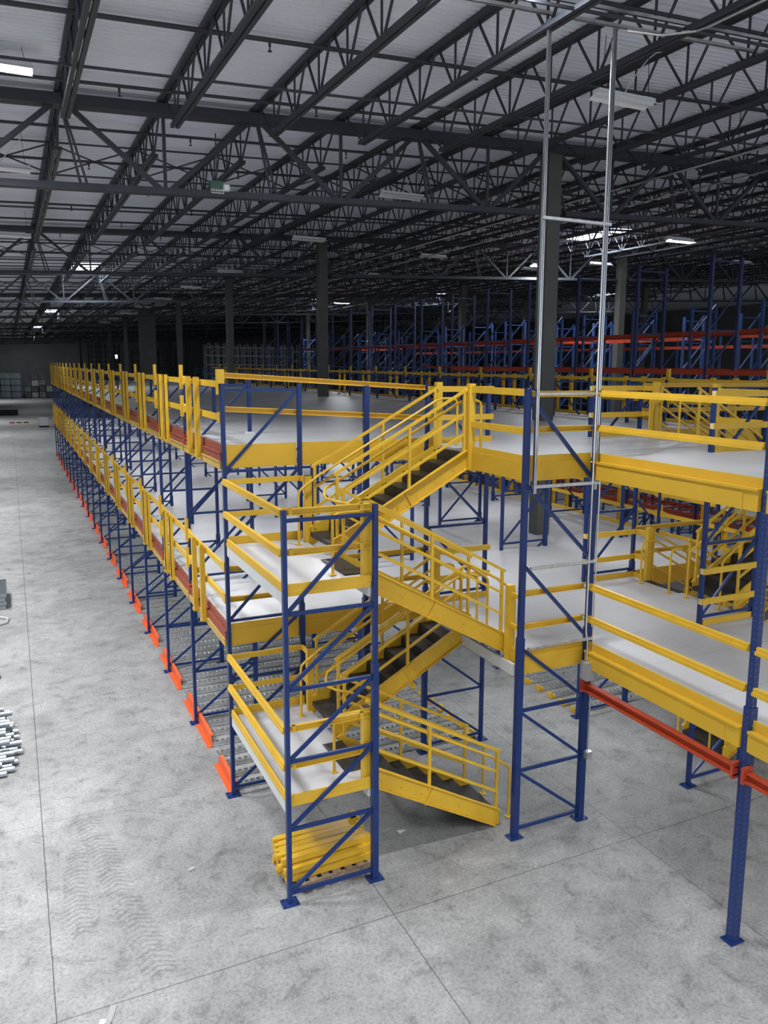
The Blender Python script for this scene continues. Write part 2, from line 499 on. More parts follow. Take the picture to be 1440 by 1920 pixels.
# sprinkler pipes, bridging
hd = None
py = 12.95 - 3.05
pi_ = 0
while py < 70:
    pi_ += 1
    L = min(1.25 * py + 4, 55)
    t = thing('sprinkler_pipe', 'black sprinkler pipe under the roof deck, %s from the camera' % o_(pi_), 'pipe', (-3.5, py, 0), 0, 'sprinkler branch pipes')
    MB().tube([(0, 0, ROOF(-3.5) - 0.05), (L + 3.5, 0, ROOF(L) - 0.05)], 0.032, 8).build('pipe', STEEL, t)
    if py < 36:
        xh = 1.15 + 0.92 + (0.0 if pi_ % 2 else 1.84)
        while xh < min(L, 24):
            m_ = MB()
            m_.tube([(0, 0, -0.03), (0, 0, -0.10)], 0.022, 8); m_.tube([(0, 0, -0.10), (0, 0, -0.16)], 0.012, 6); m_.tube([(0, 0, -0.16), (0, 0, -0.172)], 0.035, 10)
            m_.build('sprinkler_head', STEEL, t, (xh + 3.5, 0, ROOF(xh) - 0.05))
            xh += 3.68
    py += 3.05
bi_ = 0
for gy in GY[0:5]:
    for dy in (3.7, 8.1, 12.4):
        y = gy + dy
        bi_ += 1
        L = min(1.25 * y + 4, 55)
        t = thing('joist_bridging', 'thin dark bridging rods tying the joists together, %s row from the camera' % o_(bi_), 'bridging', (-2.5, y, 0), 0, 'bridging rows between joists')
        m_ = MB()
        for dz in (0.02, -0.67):
            m_.bar((0, 0, ROOF(-2.5) + dz), (L + 2.5, 0, ROOF(L) + dz), 0.035, 0.035)
        m_.build('rod', STEEL, t)
        if dy < 4 and gy > 10:
            x = 1.15 - 1.84; m2 = MB()
            while x < L - 2:
                for (z0, z1) in ((0.0, -0.66), (-0.66, 0.0)):
                    m2.bar((x + 2.5, 0.02, ROOF(x) + z0), (x + 4.34, 0.02, ROOF(x + 1.84) + z1), 0.03, 0.03)
                x += 1.84
            m2.build('cross_brace', STEEL, t)
# two long pipes on the right
for (x, z, lab) in ((14.0, 11.62, 'upper long bright pipe hung under the joists on the right'), (16.0, 11.72, 'lower long bright pipe hung under the joists on the right')):
    t = thing('hung_pipe', lab, 'pipe', (x, 4, z))
    MB().tube([(0, 0, 0), (0, 60, 0)], 0.022, 8).build('pipe', CHR, t)
    h = MB()
    for q in range(15): h.bar((0, 4 * q + 1, 0), (0, 4 * q + 1, ROOF(x) - z), 0.012, 0.012)
    h.build('hanger', STEEL, t)

# lamps
def fixture(label, x, y, z, lit, rot=0):
    t = thing('linear_lamp', label, 'ceiling lamp', (x, y, z), rot, 'linear lamps under the roof')
    h = MB(); h.box(-0.6, 0.6, -0.07, 0.07, 0.03, 0.10)
    h.build('housing', LEDW, t)
    r = MB()
    for s in (-1, 1):
        r.quad8([(-0.6, s * 0.06, 0.03), (0.6, s * 0.06, 0.03), (0.6, s * 0.20, -0.03), (-0.6, s * 0.20, -0.03),
                 (-0.6, s * 0.06, 0.045), (0.6, s * 0.06, 0.045), (0.6, s * 0.20, -0.015), (-0.6, s * 0.20, -0.015)])
    r.build('reflector', LEDW, t)
    l = MB().box(-0.58, 0.58, -0.175, 0.175, -0.03, -0.015) if lit else MB().box(-0.58, 0.58, -0.05, 0.05, -0.01, 0.03)
    l.build('lens', LEDON if lit else LEDOFF, t)
    wv = MB()
    top = ROOF(x) + 0.12 - z
    for s in (-0.5, 0.5): wv.bar((s, 0, 0.10), (s * 0.9, 0, top), 0.008, 0.008)
    wv.build('hanger_wire', BLK, t)
    if y < 22:
        cw = MB()
        pts = [(0.6 * q / 10 * 2.2, 0.05, 0.1 + (top - 0.1) * q / 10 + 0.35 * math.sin(math.pi * q / 10)) for q in range(11)]
        pts = [(p[0], p[1], min(p[2], top - 0.03)) for p in pts]
        cw.tube(pts, 0.009, 6)
        cw.build('power_cable', LEDW, t)
    return t
fixture('lit white linear lamp hanging at the top left of the photo', 0.05, 15.1, 11.80, True)
for i, (x, y, z) in enumerate([(v[0], v[1], v[2]) for v in LIT[1:]]):
    fixture('unseen lit linear lamp over the open floor outside the photo, %s of its kind' % o_(i + 1), x, y, z, True)
OFF = [(0.10, 20.2, 11.3, 'unlit lamp at the left edge below the lit lamp'), (0.35, 30.5, 11.3, 'unlit lamp at the left edge beyond the first girder'),
       (9.6, 20.1, 11.6, 'unlit lamp with raised wings above the middle of the deck'), (9.9, 28.4, 11.6, 'unlit lamp behind the second girder, above the far column'),
       (9.5, 11.3, 11.6, 'unlit white lamp beside the tall strut posts, top right'), (24.0, 25.0, 12.2, 'unlit pale lamp above the blue racks at the right'),
       (25.9, 32.0, 12.1, 'unlit lamp just under the bright right-hand skylight'), (25.1, 36.6, 12.28, 'unlit lamp left of the tall strut posts, above the racks'),
       (34.2, 31.0, 12.6, 'unlit lamp at far right above the racks'), (17.4, 40.6, 11.95, 'unlit lamp deep in the hall left of centre'), (16.9, 32.2, 11.9, 'unlit lamp deep in the hall near centre')]
for x, y, z, lab in OFF: fixture(lab, x, y, z, False)
for q in range(7):
    fixture('unlit lamp of the far row over the deck, %s from the camera' % o_(q + 1), 9.9, 40 + 9.5 * q, 11.6, False)

for i, (x, y, z, p) in enumerate(FILL_STRIP):  # bodies for the strip lamps added as fill
    t = thing('fill_strip_lamp', 'unseen strip lamp added under the %s mezzanine floor' % ('upper' if z > 4 else 'lower'), 'strip lamp', (x, y, z), 0, 'added strip lamps under the %s mezzanine floor' % ('upper' if z > 4 else 'lower'))
    MB().box(-.06, .06, -.75, .75, 0, .30 if z > 4 else .24).build('housing', LEDW, t)
    MB().box(-.05, .05, -.72, .72, -.03, 0).build('lens', LEDON, t)
# skylights
SKL = ['bright skylight panel in the roof, left, nearest of its row', 'bright skylight in the left row, second from the camera', 'bright skylight in the left row, third from the camera', 'bright skylight in the left row, farthest away',
       'large bright skylight behind the tall strut posts', 'bright skylight far right above the racks', 'bright skylight above the far silver racks', 'bright skylight above the middle of the blue racks']
for (x, y, a, b, p), lab in zip(SKY, SKL):
    t = thing('skylight', lab, 'skylight', (x, y, ROOF(x)), 0, 'skylights in the roof')
    MB().quad8([(-a / 2, -b / 2, 0.045 - .022 * a), (a / 2, -b / 2, 0.045 + 0.022 * a), (a / 2, b / 2, 0.045 + 0.022 * a), (-a / 2, b / 2, 0.045 - .022 * a),
                (-a / 2, -b / 2, 0.058 - .022 * a), (a / 2, -b / 2, 0.058 + 0.022 * a), (a / 2, b / 2, 0.058 + 0.022 * a), (-a / 2, b / 2, 0.058 - .022 * a)]).build('lens', SKYM, t)
    k = MB()
    for s in (-1, 1):
        k.bar((-a / 2 - .04, s * b / 2, .065 - .022 * a), (a / 2 + .04, s * b / 2, .065 + .022 * a), .06, .09)
        k.bar((s * a / 2, -b / 2, .065 + s * .022 * a), (s * a / 2, b / 2, .065 + s * .022 * a), .06, .09)
    k.build('curb', STEEL, t)

# green box lamp hanging from the joist, near girder
t = thing('emergency_lamp', 'small green and white emergency lamp hung from the joists near the first girder', 'lamp', (3.75, 16.0, 10.46))
MB().box(-0.13, 0.10, -0.08, 0.08, 0, 0.14).build('body', GREEN, t)
m_ = MB()
m_.tube([(0.17, -0.02, 0.09), (0.17, -0.02, -0.01)], 0.075, 12)
m_.build('lamp_head', LEDW, t)
m_ = MB()
for q in range(6): m_.bar((-0.12 + 0.045 * q, -0.09, -0.08), (-0.12 + 0.045 * q, -0.09, 0.0), 0.008, 0.008)
m_.bar((-0.12, -0.09, -0.08), (0.11, -0.09, -0.08), 0.01, 0.01); m_.bar((-0.12, -0.09, -0.03), (0.11, -0.09, -0.03), 0.01, 0.01)
m_.build('wire_guard', LEDW, t)
MB().bar((0, 0, 0.14), (0, 0, ROOF(3.75) - 0.7 - 10.46), 0.02, 0.02).build('hanger', STEEL, t)

# ================================================================== MEZZANINE
HZ = [0.14, 1.09, 2.06, 3.06, 4.32, 5.52, 6.80]
def base_plate(parent, x):
    m_ = MB().box(x - .115, x + .115, -.095, .095, 0, .014)
    for a in (-.085, .085):
        for b in (-.068, .068):
            m_.tube([(x + a, b, .012), (x + a, b, .035)], .012, 6)
    return m_.build('base_plate', BL, parent)
def upright(parent, x, top, thin, mtl=None, w0=.044):
    m_ = MB()
    if thin:
        m_.box(x - .030, x + .030, -.036, .036, 0.012, top)
    else:
        m_.box(x - w0, x + w0, -w0, w0, 0.012, 3.22)
        m_.box(x - w0 + .011, x + w0 - .011, -w0 + .011, w0 - .011, 3.22, top)
    u = m_.build('upright', mtl or BL, parent)
    base_plate(u, x)
    return u
def make_frame(label, top, hz, thin_front=True, brace=0.044, w0=.044, group='upright frames of the mezzanine'):
    t = thing('rack_frame', label, 'rack frame', (0, -600, 0), 0, group)
    h = D / 2
    upright(t, -h, top, thin_front, None, w0)
    upright(t, h, top, False, None, w0)
    for z in hz:
        MB().bar((-h + .03, 0, z), (h - .03, 0, z), brace * .8, brace).build('horizontal_brace', BL, t)
    for z0, z1 in zip(hz, hz[1:]):
        MB().bar((-h + .04, 0.0, z0 + .03), (h - .05, 0.0, z1 - .03), brace * .8, brace).build('diagonal_brace', BL, t)
    return t
# frames with every part (near rows)
FULL = make_frame('x', 6.90, HZ)
SHORT = make_frame('x', 5.52, HZ[:6])
TOWER = make_frame('x', 5.405, [0.15, 1.07, 2.04, 3.03, 4.05, 5.27], True, 0.048)
STRUTF = make_frame('x', 6.90, HZ[:3], False, 0.048, .050)
for z0, z1 in zip(HZ[2:], HZ[3:]):
    MB().bar((-D / 2 + .04, 0, z0 + .03), (D / 2 - .05, 0, z1 - .03), .044, .050).build('diagonal_brace', BL, STRUTF)
FULLC = make_frame('x', 6.90, HZ)
MB().box(D / 2 - .085, D / 2 + .085, -.085, .085, D2 - .01, D2 + .035).build('floor_collar', WH, FULLC)
def merged(src):
    m_ = MB()
    def rec(o):
        if o.type == 'MESH' and o.name.split('.')[0] != 'floor_collar':
            n = len(m_.v); m_.v += [tuple(v.co) for v in o.data.vertices]; m_.f += [tuple(n + i for i in p.vertices) for p in o.data.polygons]
        for c in o.children: rec(c)
    rec(src)
    o = m_.build('rack_frame', BL, None, (0, -600, 0))
    return tag(o, 'x', 'rack frame', 'upright frames of the mezzanine')
FULLM, SHORTM = merged(FULL), merged(SHORT)
used = set()
def use(proto, loc, rot, label):
    if proto.name in used: o = copy_tree(proto)
    else: o = proto; used.add(proto.name)
    o.location = loc; o.rotation_euler = (0, 0, rot); o['label'] = label
    return o
LINE = ['left outer', 'left inner', 'right inner', 'right outer']
for i in range(4):
    for k in range(0, NR + 1):
        rot = 0 if i in (0, 2) else math.pi
        full = (i in (0, 3)) or k <= 1
        near = k <= 6 and not (i == 3 and k > 3)
        if i == 0 and k == 0:
            use(TOWER, (FX[0] + D / 2, Y0, 0), 0, 'blue braced frame at the front of the left stair tower, nearest the camera')
            continue
        p = (FULL if full else SHORT) if near else (FULLM if full else SHORTM)
        if k == 0 and i == 1: p = STRUTF
        if i == 0 and 2 <= k <= 6: p = FULLC
        if k == 0 and i == 1: lab = 'tall blue braced frame carrying the galvanised struts'
        elif k == 0: lab = 'blue frame beside the right stair tower, %s line, front row' % LINE[i]
        else: lab = 'blue mezzanine frame in the %s line, %s row behind the stairs' % (LINE[i], o_(k))
        use(p, (FX[i] + D / 2, ROW(k), 0), rot, lab)

def column(label, x, y, top):
    t = thing('mezzanine_post', label, 'post', (x, y, 0), 0, 'single blue posts')
    m_ = MB().box(-.058, .058, -.058, .058, .012, 3.15)
    m_.box(-.044, .044, -.044, .044, 3.15, top)
    m_.build('upright', BP if y < 8 else BL, t)
    base_plate(t, 0)
    m2 = MB()
    for z in (2.32, 2.22, 2.93, 2.83):
        for a in (-.022, .022): m2.tube([(a, -.058, z), (a, -.066, z)], .008, 6)
    m2.build('bolts', GALV, t)
    return t
column('single blue perforated post standing at the right edge of the photo', 7.82, 6.46, 6.9)
column('slim blue post in the middle of the deck edge behind the left stairs', 5.40, ROW(1) + 0.02, 6.86)

# ---- decks
for z, lab in ((D1, 'grey lower mezzanine floor between the blue frames'), (D2, 'grey upper mezzanine floor, topmost deck')):
    m_ = MB()
    m_.box(X0 + .03, XE - .03, ROW(1) + .046, ROW(NR), z - .05, z)
    m_.box(FX[1] + .02, FX[2] + D - .02, Y0 + .05, ROW(1) + .046, z - .05, z)
    m_.box(FX[1] + D + .0, FX[2] + D - .02, -4.0, Y0 + .05, z - .05, z)
    o = m_.build('mezzanine_floor', DECK)
    tag(o, lab, 'mezzanine floor')

# ---- edge beams
def edge(label, p, q, z, out, mt=None, style='plate', group='edge beams of the mezzanine'):
    """p, q: (x, y); out: outward unit normal (x, y)"""
    t = thing('edge_beam', label, 'edge beam', (p[0], p[1], z), 0, group)
    d = Vector((q[0] - p[0], q[1] - p[1], 0)); o = Vector((out[0], out[1], 0))
    def slab(mb, a0, a1, z0, z1, e0=0.0, e1=0.0):
        u = d.normalized()
        A = u * e0; B = d - u * e1
        mb.quad8([A + o * a0 + Vector((0, 0, z0)), B + o * a0 + Vector((0, 0, z0)), B + o * a1 + Vector((0, 0, z0)), A + o * a1 + Vector((0, 0, z0)),
                  A + o * a0 + Vector((0, 0, z1)), B + o * a0 + Vector((0, 0, z1)), B + o * a1 + Vector((0, 0, z1)), A + o * a1 + Vector((0, 0, z1))])
        return mb
    mt = mt or YB
    if style == 'plate':
        slab(MB(), -.02, .0, -.285, -.004).build('beam', mt, t)
        slab(MB(), -.032, -.008, -.004, .088).build('toe_board', mt, t)
    elif style == 'toe':
        slab(MB(), -.012, .012, -.02, .10).build('toe_board', mt, t)
    elif style == 'big':
        m_ = MB(); slab(m_, -.05, .055, -.30, -.035); slab(m_, .055, .075, -.062, -.030); slab(m_, .055, .062, -.30, -.10, .22, .05)
        m_.build('beam', mt, t)
        slab(MB(), -.05, -.02, -.035, .088).build('toe_board', mt, t)
    elif style == 'facade':
        m_ = MB(); slab(m_, -.03, .045, -.30, -.17); slab(m_, .045, .06, -.19, -.17)
        m_.build('beam', TAN, t)
        m_ = MB(); slab(m_, -.03, .035, -.17, -.035); slab(m_, .035, .05, -.055, -.035)
        m_.build('red_ledge', RD if False else TO, t)
        slab(MB(), -.03, .0, -.035, .09).build('toe_board', TO, t)
        m_ = MB(); slab(m_, .0, .055, -.16, .02, d.length - .10, 0); m_.build('end_connector', RD, t)
    return t
# ---- guard rails
def rails(label, p, q, z, out, tops=(1.05, 0.54), posts=(), h=.085, zq=None, mt=None, prof='c', group='yellow guard rails'):
    t = thing('guard_rail', label, 'guard rail', (p[0], p[1], z), 0, group)
    for nm, zt in zip(('top_rail', 'mid_rail'), tops):
        dz = 0 if zq is None else zq
        a, b = Vector((0, 0, zt)), Vector((q[0] - p[0], q[1] - p[1], zt + dz))
        if prof == 'c':
            m_ = MB().cchan(a, b, h, .05, .008, (out[0], out[1], 0))
            u = (b - a).normalized()
            for e in (a + u * .02, b - u * .06):
                m_.cchan(e + Vector((out[0], out[1], 0)) * .012, e + u * .045 + Vector((out[0], out[1], 0)) * .012, h * .98, .03, .008, (out[0], out[1], 0))
        else:
            m_ = MB()
            o = Vector((out[0], out[1], 0)); Z = Vector((0, 0, 1))
            def sl(a0, a1, z0, z1):
                m_.quad8([a + o * a0 + Z * z0, b + o * a0 + Z * z0, b + o * a1 + Z * z0, a + o * a1 + Z * z0, a + o * a0 + Z * z1, b + o * a0 + Z * z1, b + o * a1 + Z * z1, a + o * a1 + Z * z1])
            if prof == 'step':
                sl(-.03, .02, -h, 0); sl(.02, .045, -h, -h * .5)
            else:
                sl(-.02, .02, -h, 0)
        m_.build(nm, mt or Y_, t)
    for (x, y, z0, z1) in posts:
        MB().box(x - p[0] - .055, x - p[0] + .055, y - p[1] - .05, y - p[1] + .05, z0, z1).build('guard_post', mt or Y_, t)
    return t

LV = ((D1, 'lower'), (D2, 'upper'))
R1 = ROW(1)
XM = FX[0] + D + FX[3]                      # mirror: x -> XM - x
for z, nm in LV:
    # row 1, left part
    edge('yellow %s deck edge plate behind the left landing' % nm, (X0 + .05, R1 + .025), (FX[0] + D - .05, R1 + .025), z, (0, -1))
    edge('yellow %s deck edge plate behind the left stair flights, left half' % nm, (FX[0] + D + .05, R1 + .025), (5.36, R1 + .025), z, (0, -1))
    edge('yellow %s deck edge plate behind the left stair flights, right half' % nm, (5.44, R1 + .025), (FX[1] - .05, R1 + .025), z, (0, -1))
    # right part
    edge('yellow %s deck edge plate behind the right stair flights' % nm, (FX[2] + D + .05, R1 + .025), (FX[3] - .05, R1 + .025), z, (0, -1))
    edge('yellow %s deck edge plate behind the right landing' % nm, (FX[3] + .05, R1 + .025), (XE - .05, R1 + .025), z, (0, -1))
    # stair openings
    edge('yellow %s deck edge plate beside the head of the left stairs' % nm, (FX[1], Y0 + .06), (FX[1], 11.12 if z == D2 else 9.95), z, (-1, 0))
    edge('yellow %s deck edge plate beside the head of the right stairs' % nm, (FX[2] + D, Y0 + .06), (FX[2] + D, 11.12 if z == D2 else 9.95), z, (1, 0))
    edge('short yellow %s edge plate in the back corner of the left stairs' % nm, (FX[1], 12.27), (FX[1], R1 - .05), z, (-1, 0))
    edge('short yellow %s edge plate in the back corner of the right stairs' % nm, (FX[2] + D, 12.27), (FX[2] + D, R1 - .05), z, (1, 0))
    edge('yellow %s edge plate behind the braced frame with the struts' % nm, (FX[1] + .06, Y0 + .026), (FX[1] + D - .06, Y0 + .026), z, (0, -1))
    edge('deep yellow %s edge beam from the strut frame to the right-hand post' % nm, (FX[1] + D - .03, 6.52), (FX[1] + D - .03, Y0 - .06), z, (-1, 0), None, 'big')
    edge('deep yellow %s edge beam beyond the right-hand post, at the photo edge' % nm, (FX[1] + D - .03, 3.42), (FX[1] + D - .03, 6.40), z, (-1, 0), None, 'big')
    edge('yellow %s toe board under the rail of the left landing frame, back row' % nm, (FX[1] + .05, R1 - .05), (FX[1] + D + .06, R1 - .05), z, (0, -1), None, 'toe')
    edge('yellow %s toe board under the rail beside the right stairs, front row' % nm, (FX[2] + .06, Y0 - .02), (FX[2] + D - .02, Y0 - .02), z, (0, -1), None, 'toe')
    edge('yellow %s toe board under the rail beside the right stairs, back row' % nm, (FX[2] + .02, R1 - .05), (FX[2] + D, R1 - .05), z, (0, -1), None, 'toe')
    # rails
    if z == D2:
        rails('long yellow top rail across the upper deck edge behind the left stairs', (X0 - .02, R1 + .075), (FX[1], R1 + .075), z, (0, -1), (1.225, 0.70), zq=-.21)
        rails('flat yellow upper rails between the strut frame and the left stair head', (FX[1], Y0 + .04), (FX[1], 11.14), z, (-1, 0), (1.04, 0.49), [(0, 0, 0, 0)] and [(FX[1], 11.17, -.28, 1.08)], prof='flat', h=.10)
        rails('yellow upper corner rails at the back of the left stair head', (FX[1] + .02, 12.29), (FX[1] + .02, R1 - .06), z, (-1, 0), (1.0, 0.49), [(FX[1], 12.27, -.1, 1.08)], prof='flat', h=.10)
        rails('yellow upper corner rails at the back of the right stair head', (FX[2] + D, 12.29), (FX[2] + D, R1 - .06), z, (1, 0), (1.0, 0.49), [(FX[2] + D, 12.25, -.1, 1.08)], prof='flat', h=.10)
        rails('yellow upper rails at the front of the right stair head', (FX[2] + D, Y0 + .04), (FX[2] + D, 10.74), z, (1, 0), (1.0, 0.49), [(FX[2] + D, 10.72, -.1, 1.08)], prof='flat', h=.10)
    else:
        rails('yellow lower rails under the deck edge behind the left stairs', (X0 + .03, R1 + .075), (FX[1], R1 + .075), z, (0, -1))
        rails('short yellow ladder-like rail at the foot of the third stair flight', (FX[1], Y0 + .04), (FX[1], 9.86), z, (-1, 0), (.95, .47), [(FX[1], 9.89, -.28, 1.05)], prof='flat', h=.06)
        rails('yellow lower corner rails at the back of the left stair opening', (FX[1] + .02, 12.29), (FX[1] + .02, R1 - .06), z, (-1, 0), (1.0, 0.49), [(FX[1], 12.27, -.1, 1.08)], prof='flat', h=.10)
        rails('yellow lower corner rails bending round to the right stair opening', (FX[2] + D, 12.25), (FX[2] + D, R1 - .06), z, (1, 0), (1.0, 0.49), [(FX[2] + D, 12.22, -.02, 1.10)], prof='flat', h=.10)
    rails('yellow %s rails across the strut frame' % nm, (FX[1] + .05, Y0 + .075), (FX[1] + D - .05, Y0 + .075), z, (0, -1), (1.01, .50))
    rails('yellow %s rails across the frame right of the left stairs, back row' % nm, (FX[1] - .02, R1 - .06), (FX[1] + D + .07, R1 - .06), z, (0, -1), (1.0, .50), prof='flat', h=.10)
    rails('yellow %s rails across the frame left of the right stairs, front row' % nm, (FX[2] - .05, Y0 - .06), (FX[2] + D + .04, Y0 - .06), z, (0, -1), (1.0, .48), prof='flat', h=.10)
    rails('yellow %s rails across the frame left of the right stairs, back row' % nm, (FX[2] - .05, R1 - .07), (FX[2] + D, R1 - .07), z, (0, -1), (1.0, .48), prof='flat', h=.10)
    rails('long yellow %s rails from the strut frame to the right-hand post' % nm, (FX[1] + D - .04, 6.52), (FX[1] + D - .04, Y0 - .05), z, (-1, 0), (1.02, .51), prof='step', h=.09)
    rails('yellow %s rails beyond the right-hand post, at the photo edge' % nm, (FX[1] + D - .04, 3.42), (FX[1] + D - .04, 6.40), z, (-1, 0), (1.02, .51), prof='step', h=.09)
    rails('yellow %s rails behind the right stair flights' % nm, (FX[2] + D, R1 - .04), (XE, R1 - .04), z, (0, -1), (1.05, .54))
for sgn, nm in ((0, 'left'), (1, 'right')):
    t = thing('end_beam', 'white support beam under the head of the %s stairs at the lower deck' % nm, 'beam', (FX[1] if not sgn else FX[2] + D, 9.66, D1), 0, 'white support beams at the stair heads')
    m_ = MB(); m_.box(*((-.075, -.022) if not sgn else (.022, .075)), 0, 2.95, -.30, -.12)
    m_.build('beam', WH, t)
# clips where rails meet blue posts on the right
for z, nm in LV:
    for y, rw in ((Y0, 'front'), (R1, 'back')):
        t = thing('rail_clip', 'cream rail clips on the blue post left of the right stairs, %s row, %s deck' % (rw, nm), 'clip', (FX[2], y, z), 0, 'cream rail clips')
        for zt in (.95, .43):
            m_ = MB()
            for a in (-.055, .015): m_.box(a, a + .04, -.075, .0, zt - .045, zt + .045)
            m_.build('clip', CLIP, t)
# red-orange beam below the lower deck at the right
def cbeam(label, y0, y1, z):
    t = thing('rack_beam', label, 'beam', (FX[1] + D - .02, y0, z), 0, 'red-orange rack beams below the lower deck')
    m_ = MB(); L = y1 - y0
    m_.box(-.04, .0, .0, L, -.11, 0); m_.box(-.13, -.04, 0, L, -.115, -.095); m_.box(-.10, -.04, 0, L, -.014, 0)
    m_.build('beam', RD, t)
    for e in (0.0, L - .045):
        k = MB().box(-.135, .02, e, e + .045, -.15, .06)
        k.build('end_connector', RD, t)
cbeam('long red-orange beam from the strut frame to the right-hand post', 6.52, Y0 - .06, 2.36)
cbeam('red-orange beam running off the right edge of the photo', 3.42, 6.40, 2.36)

# ---- outer facades: edge beams and pivot gates, every bay
def make_gate():
    t = thing('pallet_gate', 'x', 'safety gate', (0, -700, 0), 0, 'pallet gates along the mezzanine edge')
    for nm, z in (('top_rail', 1.09), ('mid_rail', .57)):
        m_ = MB()
        y0, y1 = .04, BAY - .04
        for (ya, yb, ha, hb) in ((y0, y0 + .10, .17, .17), (y0 + .10, y0 + .22, .17, .10), (y0 + .22, y1 - .22, .10, .10), (y1 - .22, y1 - .10, .10, .17), (y1 - .10, y1, .17, .17)):
            m_.quad8([(-.02, ya, z - .05 - ha / 2), (.02, ya, z - .05 - ha / 2), (.02, yb, z - .05 - hb / 2), (-.02, yb, z - .05 - hb / 2),
                      (-.02, ya, z - .05 + ha / 2), (.02, ya, z - .05 + ha / 2), (.02, yb, z - .05 + hb / 2), (-.02, yb, z - .05 + hb / 2)])
        m_.build(nm, Y_, t)
    for y in (BAY * .46, BAY * .68):
        m_ = MB()
        m_.box(-.13, -.115, y - .062, y + .062, -.20, 1.13)
        m_.box(-.13, -.05, y - .062, y - .052, -.20, 1.13); m_.box(-.13, -.05, y + .052, y + .062, -.20, 1.13)
        m_.box(-.06, .02, y - .05, y + .05, -.18, -.04)
        m_.box(-.14, -.0, y - .07, y + .07, -.24, -.19)
        for z in (1.04, .52): m_.box(-.06, -.02, y - .03, y + .03, z - .05, z + .05)
        m_.build('gate_post', Y_, t)
    m_ = MB()
    for (z0, z1) in ((.88, 1.33), (.36, .76)):
        m_.box(-.052, -.038, BAY - .048, BAY + .048, z0, z1)
        m_.box(-.052, .0, BAY - .055, BAY - .045, z0, z1); m_.box(-.052, .0, BAY + .045, BAY + .055, z0, z1)
    m_.build('post_sleeve', Y_, t)
    return t
GATE = make_gate()
EDGE = edge('x', (0, 0), (0, BAY - .10), 0, (-1, 0), None, 'facade', 'red and tan edge beams of the mezzanine sides')
EDGE.location = (0, -700, 0)
EDGER = edge('x', (0, 0), (0, BAY - .10), 0, (-1, 0), YB, 'plate', 'yellow edge beams of the right mezzanine side')
EDGER.location = (0, -700, 0)
gate_used = edger_used = False
for z, nm in LV:
    for k in range(1, NR):
        for side, sn in ((0, 'left'), (1, 'right')):
            loc = (X0 - .02, ROW(k), z) if side == 0 else (XE + .02, ROW(k + 1), z)
            rot = 0 if side == 0 else math.pi
            o = copy_tree(GATE) if gate_used else GATE
            o.location = loc; o.rotation_euler = (0, 0, rot)
            o['label'] = 'yellow pallet gate on the %s deck, %s side, %s bay behind the stairs' % (nm, sn, o_(k))
            if side:
                e = copy_tree(EDGER) if edger_used else EDGER
                edger_used = True
            else: e = copy_tree(EDGE) if gate_used else EDGE
            gate_used = True
            e.location = (X0 - .01, ROW(k) + .05, z) if side == 0 else (XE + .01, ROW(k + 1) - .05, z)
            e.rotation_euler = (0, 0, rot)
            e['label'] = '%s %s deck edge beam, %s side, %s bay behind the stairs' % ('yellow' if side else 'red and tan', nm, sn, o_(k))
# yellow bracket on the corner post
t = thing('rail_bracket', 'yellow bracket on top of the blue corner post of the upper deck', 'bracket', (X0 - .01, R1 + .06, 6.78))
m_ = MB(); m_.box(-.06, -.045, -.06, .05, -.05, .34); m_.box(-.06, .05, -.075, -.06, .12, .34); m_.build('bracket', Y_, t)

